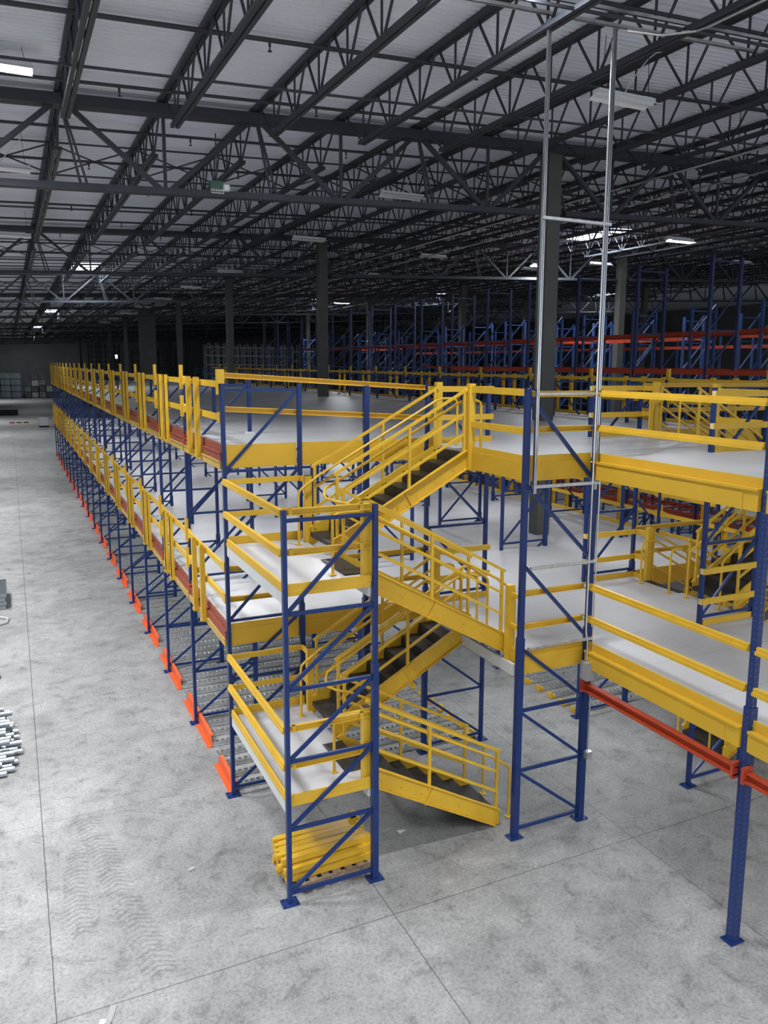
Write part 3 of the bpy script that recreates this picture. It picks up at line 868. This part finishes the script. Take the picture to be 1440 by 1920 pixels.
# ---- stair landings
def landing(label, P, right):
    xo = X0; xi = FX[0] + D
    s = 1
    def X(x): return XM - x if right else x
    def bx(mb, x0, x1, *a):
        x0, x1 = X(x0), X(x1)
        return mb.box(min(x0, x1), max(x0, x1), *a)
    t = thing('stair_landing', label, 'stair landing', (0, 0, 0), 0, 'stair tower landings')
    y0, y1 = Y0, R1
    t.location = (X(xo), y0, 0)
    off = Vector((-X(xo), -y0, 0))
    def fin(mb, nm, m):
        mb.v = [tuple(Vector(v) + off) for v in mb.v]
        return mb.build(nm, m, t)
    fin(bx(MB(), xo + .03, xi, y0 + .045, y1 - .03, P - .04, P), 'deck_panel', DECK)
    m_ = MB(); bx(m_, xo - .005, xo + .028, y0 + .05, y1 - .03, P - .025, P + KT); bx(m_, xo - .012, xo + .0, y0 + .05, y1 - .03, P - .025, P + .025)
    fin(m_, 'toe_board', YB)
    m_ = MB(); bx(m_, xo + .05, xi - .05, y0 + .026, y0 + .05, P - .005, P + KT); bx(m_, xo + .05, xi - .05, y0 + .02, y0 + .045, P - .07, P - .005)
    fin(m_, 'toe_board', YB)
    fin(bx(MB(), xo + .03, xi - .0, y1 - .09, y1 - .06, P - .01, P + .13), 'toe_board', YB)
    m_ = MB(); bx(m_, xo - .005, xo + .03, y0 + .05, y1 - .05, P - .19, P - .025)
    fin(m_, 'edge_beam', WH)
    m_ = MB(); bx(m_, xi - .08, xi - .02, y0 + .05, y1 - .05, P - .21, P - .04)
    fin(m_, 'edge_beam', WH)
    m_ = MB(); bx(m_, xi - .04, xi + .0, y0 + .04, y0 + .30, P - .20, P - .04); bx(m_, xi - .05, xi + .02, y0 + .06, y0 + .09, P - .30, P - .06)
    fin(m_, 'beam_bracket', GALV)
    for nm, zt in (('top_rail', 1.06), ('mid_rail', .54)):
        m_ = MB(); bx(m_, xo - .045, xo - .005 + .01, y0 + .03, y1 - .03, P + zt - .085, P + zt); bx(m_, xo - .06, xo - .045, y0 + .03, y1 - .03, P + zt - .085, P + zt - .045)
        fin(m_, nm, Y_)
        m_ = MB(); m_.cchan((X(xo + .06), y0 + .08, P + zt), (X(xi - .06), y0 + .08, P + zt), .085, .05, .008, (0, -1, 0))
        for xx in (xo + .08, xi - .20): bx(m_, xx, xx + .05, y0 + .035, y0 + .07, P + zt - .08, P + zt - .0)
        fin(m_, nm, Y_)
        m_ = MB(); bx(m_, xo, xi - .02, y1 - .12, y1 - .09, P + zt - .085, P + zt); bx(m_, xi - .05, xi - .02, 12.32, y1 - .09, P + zt - .085, P + zt)
        fin(m_, nm, Y_)
    fin(bx(MB(), xi - .13, xi - .02, 9.67, 9.78, P - .02, P + 1.09), 'guard_post', Y_)
    fin(bx(MB(), xi - .06, xi + .05, 12.23, 12.33, P - .20, P + 1.09), 'guard_post', Y_)
    m_ = MB()
    bx(m_, xi - .125, xi - .025, 9.675, 9.775, P + 1.09, P + 1.094); bx(m_, xi - .055, xi + .045, 12.235, 12.325, P + 1.09, P + 1.094)
    fin(m_, 'post_cap', BLK)
    return t
landing('lower grey landing of the left stair tower', P1, False)
landing('upper grey landing of the left stair tower', P2, False)
landing('lower grey landing of the right stair tower', P1, True)
landing('upper grey landing of the right stair tower', P2, True)

# ---- stair flights
RUN, RISE = .33, .18188
def flight(label, right, near, zl):
    """near: half next to the camera, rises toward the landing; far half rises toward the deck"""
    y0, y1 = (10.0, 11.0) if near else (11.2, 12.2)
    xl = 6.555 if near else 4.225
    s = -1 if near else 1
    if right: xl = XM - xl; s = -s
    t = thing('stair_flight', label, 'stair flight', (xl, y0, zl), 0, 'yellow stair flights')
    P = lambda u, y, z: (s * u, y, z)
    W = y1 - y0
    zt = lambda u: .256 + .5515 * u
    u0, u1 = -.0, 2.34
    lowcut = 0.004 if zl < .1 else -.03
    # stringers: channel with lips and bolts
    for yy, od in ((0, -1), (W, 1)):
        m_ = MB()
        ub = (lowcut + .30 - .256) / .5515
        poly = [(s * u0, lowcut), (s * ub, lowcut), (s * u1, zt(u1) - .30), (s * u1, zt(u1) - .02), (s * (u1 - .06), zt(u1 - .02)), (s * u0, zt(u0))]
        m_.prism(poly, 'y', yy - .006, yy + .006)
        for (a, b) in (((u0, zt(u0)), (u1 - .06, zt(u1 - .06))), ((ub, lowcut), (u1, zt(u1) - .30))):
            m_.bar(P(a[0], yy + od * .025, a[1]), P(b[0], yy + od * .025, b[1]), .055, .012)
        m_.bar(P(1.20, yy + od * .02, zt(1.2) - .012), P(1.34, yy + od * .02, zt(1.2) - .262), .014, .03)
        for i in range(1, 8):
            for du, dz in ((-.02, -.075), (.16, -.085)):
                u = (i - 1) * RUN + .1 + du
                m_.tube([P(u, yy, i * RISE + dz + .02), P(u, yy + od * .02, i * RISE + dz + .02)], .013, 8)
        m_.build('stringer', Y_, t)
    for i in range(1, 8):
        u = (i - 1) * RUN
        m_ = MB()
        def bx(a, b, ya, yb, za, zb):
            xa, xb = s * a, s * b
            m_.box(min(xa, xb), max(xa, xb), ya, yb, za, zb)
        bx(u - .015, u + .315, .01, W - .01, i * RISE - .012, i * RISE)
        bx(u - .015, u - .005, .01, W - .01, i * RISE - .07, i * RISE - .012)
        bx(u + .305, u + .315, .01, W - .01, i * RISE - .012, i * RISE + .12)
        m_.build('tread', TRD, t)
    # top plate overlapping the landing
    m_ = MB()
    zt8 = 8 * RISE
    xa, xb = s * (7 * RUN - .015), s * (7 * RUN + .30 if near else 7 * RUN + .14)
    m_.box(min(xa, xb), max(xa, xb), .02, W - .02, zt8 + .002, zt8 + .008)
    xa, xb = s * (7 * RUN - .015), s * (7 * RUN - .005)
    m_.box(min(xa, xb), max(xa, xb), .02, W - .02, zt8 - .11, zt8 + .002)
    m_.build('top_plate', TRD, t)
    for yy, ins in ((0, 1), (W, -1)):
        for u in (.07, 1.27, 2.24):
            MB().box(s * u - .02, s * u + .02, yy - .02, yy + .02, zt(u) - .06, zt(u) + .955).build('handrail_post', Y_, t)
        MB().bar(P(.02, yy, zt(.02) + .97), P(2.30, yy, zt(2.30) + .97), .042, .042).build('top_rail', Y_, t)
        for f in (.63, .29):
            MB().bar(P(.05, yy, zt(.05) + .97 * f), P(2.26, yy, zt(2.26) + .97 * f), .036, .036).build('mid_rail', Y_, t)
        g = yy + ins * .105
        zg = lambda u: zt(u) + .80
        ext = .24
        ft = 0.012 if zl < .1 else 0.006
        pts = [(-ext, ft), (-ext, zg(-ext) - .12), (-ext + .015, zg(-ext) - .05), (-ext + .07, zg(-ext) + .0), (0, zg(0) - .02), (.1, zg(.1)), (2.2, zg(2.2)), (2.33, zg(2.27))]
        e = 2.75 if near else 2.62
        top = zg(2.27)
        pts += [(e - .10, top), (e - .03, top - .03), (e, top - .10), (e, 8 * RISE + .006)]
        inner = (yy == W) if near else (yy == 0)
        q = [P(u, g, z) for u, z in pts]
        feet = [(-ext, ft), (e, 8 * RISE + .004)]
        yj = 11.1 - y0
        if inner and not near:          # low end turns across to the flight below
            q = [P(-.16, yj, .93), P(-.15, yj + .07, .97), P(-.08, g - .03, zg(-.04))] + q[5:]
            feet = feet[1:]
        if inner and near:              # top end turns across to the flight above
            zj = 8 * RISE
            q = q[:-4] + [P(2.40, g + .03, zg(2.30)), P(2.49, yj - .07, zj + .90), P(2.50, yj, zj + .93)]
            feet = feet[:1]
        m_ = MB().tube(q, .021, 10)
        for u, z in feet: m_.box(s * u - .045, s * u + .045, g - .045, g + .045, z - .006, z + .004)
        for u in (.07, 1.27, 2.24): m_.bar(P(u, g, zg(u) - .02), P(u, yy, zg(u) - .05), .014, .014)
        m_.build('grip_rail', Y_, t)
    return t
for right, sd in ((False, 'left'), (True, 'right')):
    flight('lowest yellow stair flight of the %s tower, rising from the concrete floor' % sd, right, True, 0)
    flight('second yellow stair flight of the %s tower, up to the lower deck' % sd, right, False, P1)
    flight('third yellow stair flight of the %s tower, from lower deck to upper landing' % sd, right, True, D1)
    flight('topmost yellow stair flight of the %s tower, up to the upper deck' % sd, right, False, P2)

# ---- orange floor guards along the left facade
def make_guard():
    m_ = MB()
    L = 1.22
    poly = [(-L, 0.0), (-L, .06), (-L + .10, .21), (L - .10, .21), (L, .06), (L, 0)]
    n = len(m_.v)
    m_.prism(poly, 'x', .05, .065)
    m_.box(.065, .11, -L + .1, L - .1, .19, .21); m_.box(-.03, .05, -L, L, 0.0, .012)
    o = thing('floor_guard', 'x', 'floor guard', (0, -800, 0), 0, 'orange floor guards along the left side')
    m_.build('guard_plate', OR, o)
    b = MB()
    for y in (-1.0, -.4, .4, 1.0): b.tube([(.0, y, .012), (.0, y, .03)], .014, 6)
    b.build('anchor_bolts', GALV, o)
    return o
GD = make_guard()
h = make_guard.__code__ and MB()
# first guard only has its rear half
t = thing('floor_guard', 'orange floor guard nearest the camera, ending at the rear post of the left stair tower', 'floor guard', (X0, R1, 0), 0, 'orange floor guards along the left side')
m_ = MB(); m_.prism([(.05, 0), (.05, .21), (1.10, .21), (1.20, .06), (1.20, 0)], 'x', .02, .035); m_.box(.035, .08, .05, 1.1, .19, .21); m_.box(-.06, .02, .05, 1.2, 0, .012)
m_.build('guard_plate', OR, t)
for k in range(2, NR + 1):
    use(GD, (X0, ROW(k), 0), 0, 'orange floor guard at the foot of the left side, %s from the camera' % o_(k))

# ---- pallet flow tracks on the floor
def make_track(L, near):
    t = thing('flow_track', 'x', 'roller track', (0, -900, 0), 0, 'galvanised pallet flow tracks on the floor')
    m_ = MB()
    for a in (-.055, .055): m_.box(0, L, a - .004, a + .004, 0.01, .085); 
    m_.box(0, L, -.075, -.055, .01, .016); m_.box(0, L, .055, .075, .01, .016)
    m_.box(0, L, -.055, .055, .01, .014)
    m_.build('rail', GAL2, t)
    r = MB()
    n = int(L / .105)
    for i in range(n):
        x = .06 + i * L / n
        r.tube([(x, -.045, .072), (x, .045, .072)], .022, 6)
    r.build('rollers', GALV, t)
    s = MB().box(L - .02, L + .10, -.085, .085, .01, .07); s.box(L + .06, L + .10, -.085, .085, .07, .12)
    s.build('end_stop', Y_, t)
    return t
TRA = make_track(4.66, True)
TRB = make_track(4.66, True)
OFFS = [.22, .64, 1.07, 1.50, 1.95, 2.40, 2.85]
for k in range(1, NR):
    for j, f in enumerate(OFFS):
        use(TRA, (3.02, ROW(k) + f, 0), 0, 'grey floor roller track, left lane, %s bay behind the stairs, %s in its bay' % (o_(k), o_(j + 1)))
for k in range(1, 7):
    for j, f in enumerate(OFFS):
        use(TRB, (XE - .06, ROW(k) + f, 0), math.pi, 'grey floor roller track, right lane, %s bay behind the stairs, %s in its bay' % (o_(k), o_(j + 1)))

# ================================================================== STRUTS, CONDUIT, BOXES
def strut(mb, p, q, wv=.042, face=(0, -1, 0)):
    p, q = Vector(p), Vector(q); f = Vector(face); d = (q - p).normalized(); a = d.cross(f).normalized() * wv / 2
    def sl(c0, c1, o0, o1):
        P0 = [p + a * c0 + f * o0, p + a * c1 + f * o0, p + a * c1 + f * o1, p + a * c0 + f * o1]
        mb.quad8(P0 + [v + (q - p) for v in P0])
    sl(-1, 1, -.003, 0); sl(-1, -.85, 0, .04); sl(.85, 1, 0, .04); sl(-1, -.4, .037, .04); sl(.4, 1, .037, .04)
    return mb
SX1, SX2, SY = 6.655, 7.745, 9.50
t = thing('strut_frame', 'tall galvanised strut frame climbing from the blue frame to the roof', 'strut frame', (SX1, SY, 5.4))
z1, z2 = 11.70, 11.80
strut(MB(), (0, 0, 0), (0, 0, z1 - 5.4), .05).build('strut', CHR, t)
strut(MB(), (SX2 - SX1, 0, 0), (SX2 - SX1, 0, z2 - 5.4), .05).build('strut', CHR, t)
for zc in (3.10, 4.32, 5.52, 6.84, 9.22):
    m_ = strut(MB(), (-.04, -.05, zc - 5.4), (SX2 - SX1 + .05, -.05, zc - 5.4), .042, (0, 0, -1))
    for q in range(20):
        x = .06 + q * 1.0 / 19
        m_.box(x, x + .028, -.072, -.0705, zc - 5.4 - .03, zc - 5.4 - .012)
    m_.build('cross_strut', GALV, t)
for zc in (5.72, 5.86, 6.06):
    m_ = MB(); m_.box(.03, .045, -.02, .03, zc - 5.4 - .05, zc - 5.4 + .05); m_.box(SX2 - SX1 + .03, SX2 - SX1 + .045, -.02, .03, zc - 5.4 - .05, zc - 5.4 + .05)
    m_.build('clamp', GALV, t)
for i, (dx, lab, zt_, zb_) in enumerate(((-.075, 'bright conduit pipe left of the right strut, running down to the grey box', 11.6, 2.72), (.06, 'bright conduit pipe right of the right strut, running down to the grey box', 5.6, 2.72))):
    x = SX2 + dx
    t = thing('conduit', lab, 'conduit', (x, SY - .06, zb_))
    pts = [(0.04 if i == 0 else -.0, 0, 0), (0.04 if i == 0 else 0, 0, .3), (0, 0, .5), (0, 0, zt_ - zb_)]
    if i == 1: pts += [(.03, .0, zt_ - zb_ + .06), (.35, -.12, zt_ - zb_ + .06), (.40, -.14, zt_ - zb_ + .10)]
    MB().tube(pts, .014, 8).build('pipe', CHR, t)
t = thing('junction_box', 'large grey electrical box on the blue post below the lower deck', 'electrical box', (SX2 + .0, SY - .06, 2.44))
MB().box(-.10, .10, -.09, .07, 0, .28).build('enclosure', GREYB, t)
MB().box(-.102, .102, -.098, -.09, -.002, .282).build('cover', GREYB, t)
MB().box(.1021, .1024, -.05, .0, .15, .21).build('sticker', PAPER, t)
t = thing('conduit', 'thin conduit pipe from the grey box down to the small box', 'conduit', (SX2 + .10, SY - .02, 1.20))
MB().tube([(0, 0, 0), (0, 0, .9), (-.02, -.02, 1.26)], .012, 8).build('pipe', CHR, t)
t = thing('outlet_box', 'small galvanised outlet box low on the blue post', 'electrical box', (SX2 + .10, SY - .02, 1.08))
MB().box(-.05, .05, -.05, .04, 0, .12).build('box', GALV, t)
MB().box(-.045, .045, -.056, -.05, .005, .115).build('cover', GALV, t)
# overhead struts and pipe at roof level
t = thing('overhead_strut', 'galvanised strut run under the joists at the top of the photo', 'strut', (4.6, SY + .02, 11.72))
strut(MB(), (0, 0, 0), (7.6, 0, .33), .05, (0, 0, -1)).build('strut', GALV, t)
t = thing('overhead_strut', 'second thinner strut run just above the tall strut frame', 'strut', (6.3, SY - .25, 11.86))
strut(MB(), (0, 0, 0), (6.6, 0, .29), .035, (0, 0, -1)).build('strut', CHR, t)
t = thing('overhead_conduit', 'bright bent conduit along a joist at the top right', 'conduit', (8.51, 0, 0))
zc = ROOF(8.51) - .74
MB().tube([(0, 1.5, zc), (0, 8.55, zc), (0, 8.75, zc + .02), (-.3, 9.1, zc + .03), (-.8, 9.2, zc + .03)], .02, 8).build('pipe', CHR, t)

# ================================================================== PALLET WITH SPARE BEAMS
t = thing('pallet', 'worn wooden pallet on the floor inside the left stair tower', 'pallet', (3.70, 10.22, 0), math.radians(4))
for y in (-.42, 0, .42):
    MB().box(-.60, .60, y - .02, y + .02, .018, .105).build('stringer_board', WOOD, t)
for i in range(7):
    x = -.54 + .18 * i
    MB().box(x - .055 + random.uniform(-.012, .012), x + .055, -.47, .47, .105, .123).build('deck_board', WOOD, t)
for x in (-.52, 0, .52):
    MB().box(x - .05, x + .05, -.45, .45, 0, .018).build('bottom_board', WOOD, t)
def spare():
    t = thing('spare_beam', 'x', 'beam', (0, -950, 0), 0, 'spare yellow beams stacked on the pallet')
    m_ = MB(); m_.box(-.62, .62, -.053, .053, 0, .085); m_.build('tube', YB, t)
    MB().box(-.615, -.6205, -.03, .03, .012, .063).build('open_end', BLK, t)
    m_ = MB(); m_.box(.50, .66, -.05, .05, -.001, .095); m_.build('bracket', YB, t)
    m_ = MB(); m_.box(-.69, -.56, -.03, .03, .076, .082); m_.box(-.69, -.62, -.04, .04, .0, .076); m_.build('bracket', YB, t)
    return t
SB = spare()
n_ = 0
LAY = ['bottom', 'middle', 'top']
for layer in range(3):
    cnt = (6, 6, 5)[layer]
    for i in range(cnt):
        y = 9.90 + (0.122) * i + layer * .03 + (0.06 if layer == 2 else 0)
        o = use(SB, (3.68 + random.uniform(-.07, .07), y, .124 + .098 * layer), math.radians(random.uniform(-1.0, 1.0) + 2 - (3.5 if (layer == 2 and i == 4) else 0)),
                'spare yellow beam, %s layer on the pallet, %s from the front' % (LAY[layer], o_(i + 1)))
        n_ += 1
t = thing('spare_bracket', 'upright yellow bracket standing on the far right end of the beam stack', 'bracket', (4.26, 10.55, .36))
m_ = MB(); m_.box(-.05, .05, -.04, .04, 0.05, .15); m_.box(-.08, .08, -.04, -.03, 0.05, .10); m_.build('plate', YB, t)

# ================================================================== LEFT EDGE OF THE AISLE
def tube_thing(name, label, x, y, z, L, r, group, m=GALV, rot=0.0):
    t = thing(name, label, 'tube', (x, y, z), rot, group)
    mb = MB().tube([(-L, 0, 0), (0, 0, 0)], r, 10)
    mb.build('pipe', m, t)
    MB().tube([(-.02, 0, 0), (.004, 0, 0)], r * .8, 10).build('open_end', GAL2, t)
    return t
LAYN = ['on the floor', 'in the second layer', 'in the third layer', 'on top']
for layer in range(4):
    n = (22, 20, 16, 10)[layer]
    for i in range(n):
        y = 15.0 + .135 * i + layer * .16
        x = -.42 - .05 * layer + random.uniform(-.16, .16) + (.12 if 5 < i < 12 and layer < 2 else 0)
        if i > 14: x -= .10
        tube_thing('galvanised_tube', 'bright galvanised tube at the left edge, %s, %s from the camera' % (LAYN[layer], o_(i + 1)), x, y, .055 + .105 * layer, 2.4, .052, 'galvanised tubes piled at the left edge', TUBEM, random.uniform(-.03, .03))
for layer in range(4):
    for i in range(11):
        t = thing('steel_section', 'flat grey steel section beyond the tubes, %s layer up, %s from the camera' % (o_(layer + 1), o_(i + 1)), 'steel section', (-.52 + .03 * (layer % 2), 25.9 + .17 * i, .12 * layer), 0, 'grey steel sections stacked at the left edge')
        m_ = MB().box(-2.0, 0, 0, .13, .0, .015); m_.box(-2.0, 0, 0, .015, .015, .105); m_.box(-2.0, 0, .115, .13, .015, .105)
        m_.build('channel', TUBEM, t)
t = thing('hose', 'loop of grey hose lying on the floor at the left edge', 'hose', (-.75, 24.6, .03))
MB().tube([(-.6, -.5, 0), (-.1, -.45, 0), (.25, -.2, 0), (.3, .15, .0), (.1, .4, .0), (-.3, .5, .02)], .04, 10).build('hose', GAL2, t)
t = thing('steel_bar', 'dark steel bar on the floor at the left edge, behind the tubes', 'bar', (-.62, 20.1, .05))
MB().box(-.8, 0, -.08, .08, -.05, .02).build('bar', STEEL, t)

# far end of the aisle
t = thing('tote_cage', 'white caged liquid tote standing alone far down the aisle', 'tote', (3.2, 100.5, 0))
MB().box(-.45, .45, -.5, .5, .16, 1.05).build('tank', LEDW, t)
m_ = MB()
for i in range(6):
    x = -.5 + .2 * i
    m_.box(x - .012, x + .012, -.53, -.51, .15, 1.12); m_.box(x - .012, x + .012, .51, .53, .15, 1.12)
for z in (.2, .5, .8, 1.1): m_.box(-.5, .5, -.535, -.515, z - .012, z + .012)
m_.build('cage', GALV, t)
MB().box(-.5, .5, -.55, .55, 0, .14).build('pallet_base', BLK, t)
t = thing('black_slab', 'long low black stack lying across the aisle far away', 'stack', (-3.5, 124.5, 0))
MB().box(0, 4.3, -.6, .6, 0, .75).build('stack', BLK, t)
for i in range(3):
    x = -.3 + .75 * i
    t = thing('floor_strip', 'dark red strip on the aisle floor far away, %s from the left' % o_(i + 1), 'strip', (x, 108, 0), 0, 'dark red strips on the far aisle floor')
    MB().box(0, .55, -.3, .3, 0, .12).build('strip', DKR, t)
cnt = 0
for i in range(3):
    for j in range(4):
        t = thing('goods_crate', 'pale blue crate by the far wall, %s from left, %s from floor' % (o_(i + 1), o_(j + 1)), 'crate', (-2.6 + 1.9 * i, 184, 1.26 * j), 0, 'pale blue crates stacked by the far wall')
        MB().box(-.88, .88, -.9, .9, 0.14, 1.26).build('load', FILM, t)
        MB().box(-.9, .9, -.9, .9, 0, .13).build('pallet_base', BLK, t)
random.seed(4)
for i in range(8):
    zz = 0
    for j in range(3 + (i in (1, 2))):
        t = thing('wrapped_pallet', 'grey wrapped load by the far wall, %s from left, %s from floor' % (o_(i + 1), o_(j + 1)), 'pallet load', (3.3 + 1.32 * i + random.uniform(-.06, .06), 183.5, zz), 0, 'grey wrapped pallet loads by the far wall')
        a = random.uniform(.5, .62); hh = random.uniform(1.1, 1.34); zz += hh
        MB().box(-a, a, -.6, .6, .14, hh).build('load', (FILMD, GAL2, FILM, FILMD)[(i + 2 * j) % 4], t)
        MB().box(-.62, .62, -.62, .62, 0, .13).build('pallet_base', BLK, t)
t = thing('wall_lamp', 'small bright lamp low on the far wall', 'lamp', (21.0, 187.2, 8.2))
MB().box(-.25, .25, -.3, .2, 0, .8).build('housing', LEDW, t)
MB().box(-.22, .22, -.33, -.3, .05, .75).build('lens', LEDON, t)

# litter
t = thing('strap_offcut', 'bent grey strap offcut lying on the floor at the bottom of the photo', 'litter', (.56, 8.60, 0), math.radians(-20))
m_ = MB(); m_.box(-.035, .035, -.05, .16, .004, .010); m_.quad8([(-.035, -.20, .05), (.035, -.20, .05), (.035, -.05, .004), (-.035, -.05, .004), (-.035, -.20, .056), (.035, -.20, .056), (.035, -.05, .010), (-.035, -.05, .010)])
m_.build('strap', GREYB, t)
t = thing('paper_scrap', 'crumpled white paper beside the grey strap offcut', 'litter', (.47, 8.52, 0))
m_ = MB(); pts = [(-.05, -.02, 0), (.03, -.035, .0), (.045, .02, .02), (-.02, .035, .03)]
m_.quad8(pts + [(p[0] * .9, p[1] * .9, p[2] + .02) for p in pts]); m_.build('paper', PAPER, t)
t = thing('paper_scrap', 'white paper scrap on the floor under the lowest left stair flight', 'litter', (5.05, 10.45, 0), .5)
m_ = MB(); m_.prism([(-.05, 0), (.09, -.02), (-.01, .09)], 'z', 0.0, .006); m_.build('paper', PAPER, t)
t = thing('wood_chip', 'small pale chip on the aisle floor', 'litter', (1.9, 10.9, 0), .4)
MB().box(-.05, .05, -.025, .025, 0, .02).build('chip', GAL2, t)

# ================================================================== STORAGE RACKS TO THE RIGHT
RXS = [(17.6, 10.3, SHBL, 'first'), (21.2, 9.3, RB, 'second'), (25.4, 9.3, RB, 'third'), (31.0, 9.0, RB, 'fourth')]
def rack_frame(m, top):
    mb = MB()
    for x in (0, 1.1): mb.box(x - .045, x + .045, -.045, .045, 0, top)
    z = .2; up = True
    while z < top - .9:
        z2 = z + 1.15
        mb.bar((0, 0, z), (1.1, 0, z), .045, .045)
        mb.bar((0 if up else 1.1, 0, z), (1.1 if up else 0, 0, z2), .045, .045)
        z = z2
    mb.bar((0, 0, top - .15), (1.1, 0, top - .15), .045, .045)
    for x in (0, 1.1): mb.box(x - .1, x + .1, -.1, .1, 0, .012)
    return mb.build('storage_rack_ladder', m, None, (0, -1000, 0))
def rack_beam(L):
    mb = MB()
    for x in (0, 1.1):
        mb.box(x - .03, x + .03, .05, L - .05, -.13, 0)
        mb.box(x - .04, x + .04, .045, .06, -.2, .05); mb.box(x - .04, x + .04, L - .06, L - .045, -.2, .05)
    for q in range(1, 6): mb.box(.03, 1.07, L * q / 6 - .03, L * q / 6 + .03, -.07, -.02)
    mb.box(-.034, -.03, L / 2 - .12, L / 2 + .12, -.09, -.04)
    return mb.build('storage_rack_shelf', RRED, None, (0, -1000, 0))
RBEAM = rack_beam(2.95)
RBEAM['category'] = 'rack shelf'; RBEAM['group'] = 'red shelf beams of the far racks'
rb_used = False
for (x, top, m, nm) in RXS:
    pf = rack_frame(m, top); pf['category'] = 'rack ladder'; pf['group'] = 'blue frames of the far storage racks'
    fu = False
    ks = range(0, 17)
    for k in ks:
        y = 14.0 + 2.95 * k + (1.3 if nm in ('second', 'fourth') else 0)
        o = pf.copy() if fu else pf
        if fu: COL.objects.link(o)
        fu = True
        o.location = (x, y, 0)
        o['label'] = 'tall %s rack ladder beyond the mezzanine, %s row, %s from the front' % ('shaded blue' if m == SHBL else 'blue', nm, o_(k + 1))
        if k < 16:
            lv = {'first': (3.0, 7.15), 'second': (4.6, 7.2, 8.45), 'third': (8.5,), 'fourth': (8.3,)}[nm]
            for z in lv:
                if (nm == 'first' and z > 7 and k > 5) or (nm == 'second' and z < 8 and z > 5 and k > 8) or (nm == 'third' and k % 5 == 3): continue
                b = RBEAM.copy() if rb_used else RBEAM
                if rb_used: COL.objects.link(b)
                rb_used = True
                b.location = (x, y, z)
                b['label'] = 'red rack shelf %.0f metres up in the %s rack row, %s bay from the front' % (z, nm, o_(k + 1))
# lit lamps added over the blue racks to brighten their frames
for (x, y, p) in ((23.2, 33.0, 380), (23.2, 24.0, 150), (23.5, 60.0, 700)):
    area('lamp_light', (x, y, 11.9), 1.2, .4, p)
    fixture('added lit lamp above the blue racks, %d metres down the hall' % y, x, y, 11.96, True, 0)
# distant racks: silver ones left of the far column, dark red ones farther left
def far_rack(label, x0, y, n, w, top, levels, m, mb_, pitch_=2.6):
    t = thing('distant_rack', label, 'storage rack', (x0, y, 0), 0, 'distant racks at the end of the hall')
    for i in range(n + 1):
        mb = MB()
        for yy in (0, 1.0): mb.box(i * w - .06, i * w + .06, yy - .06, yy + .06, 0, top)
        mb.build('upright', m, t)
    for z in levels:
        mb = MB()
        for yy in (0, 1.0): mb.box(0, n * w, yy - .04, yy + .04, z - .14, z)
        mb.build('beam', mb_, t)
    return t
far_rack('silver storage rack in the distance left of the far column', 19.8, 92, 14, .72, 9.3, (6.2, 7.2, 8.2, 9.1), SILV, SILV)
far_rack('second silver storage rack behind the first, in the distance', 21.0, 95.5, 14, .9, 9.6, (6.6, 7.7, 8.8), SILV, SILV)
far_rack('dark red storage rack far away beside the wide column', 19.5, 150, 5, 1.5, 9.6, (6.6, 7.8, 9.0), STEEL, DKR)
far_rack('dark latticed rack against the far wall', 15.5, 180, 6, .9, 11.2, (6.5, 7.5, 8.5, 9.5, 10.5), STEEL, STEEL)

for o in list(S.objects):
    if o.location.y <= -500 and o.parent is None:
        raise RuntimeError('unused prototype ' + o.name)
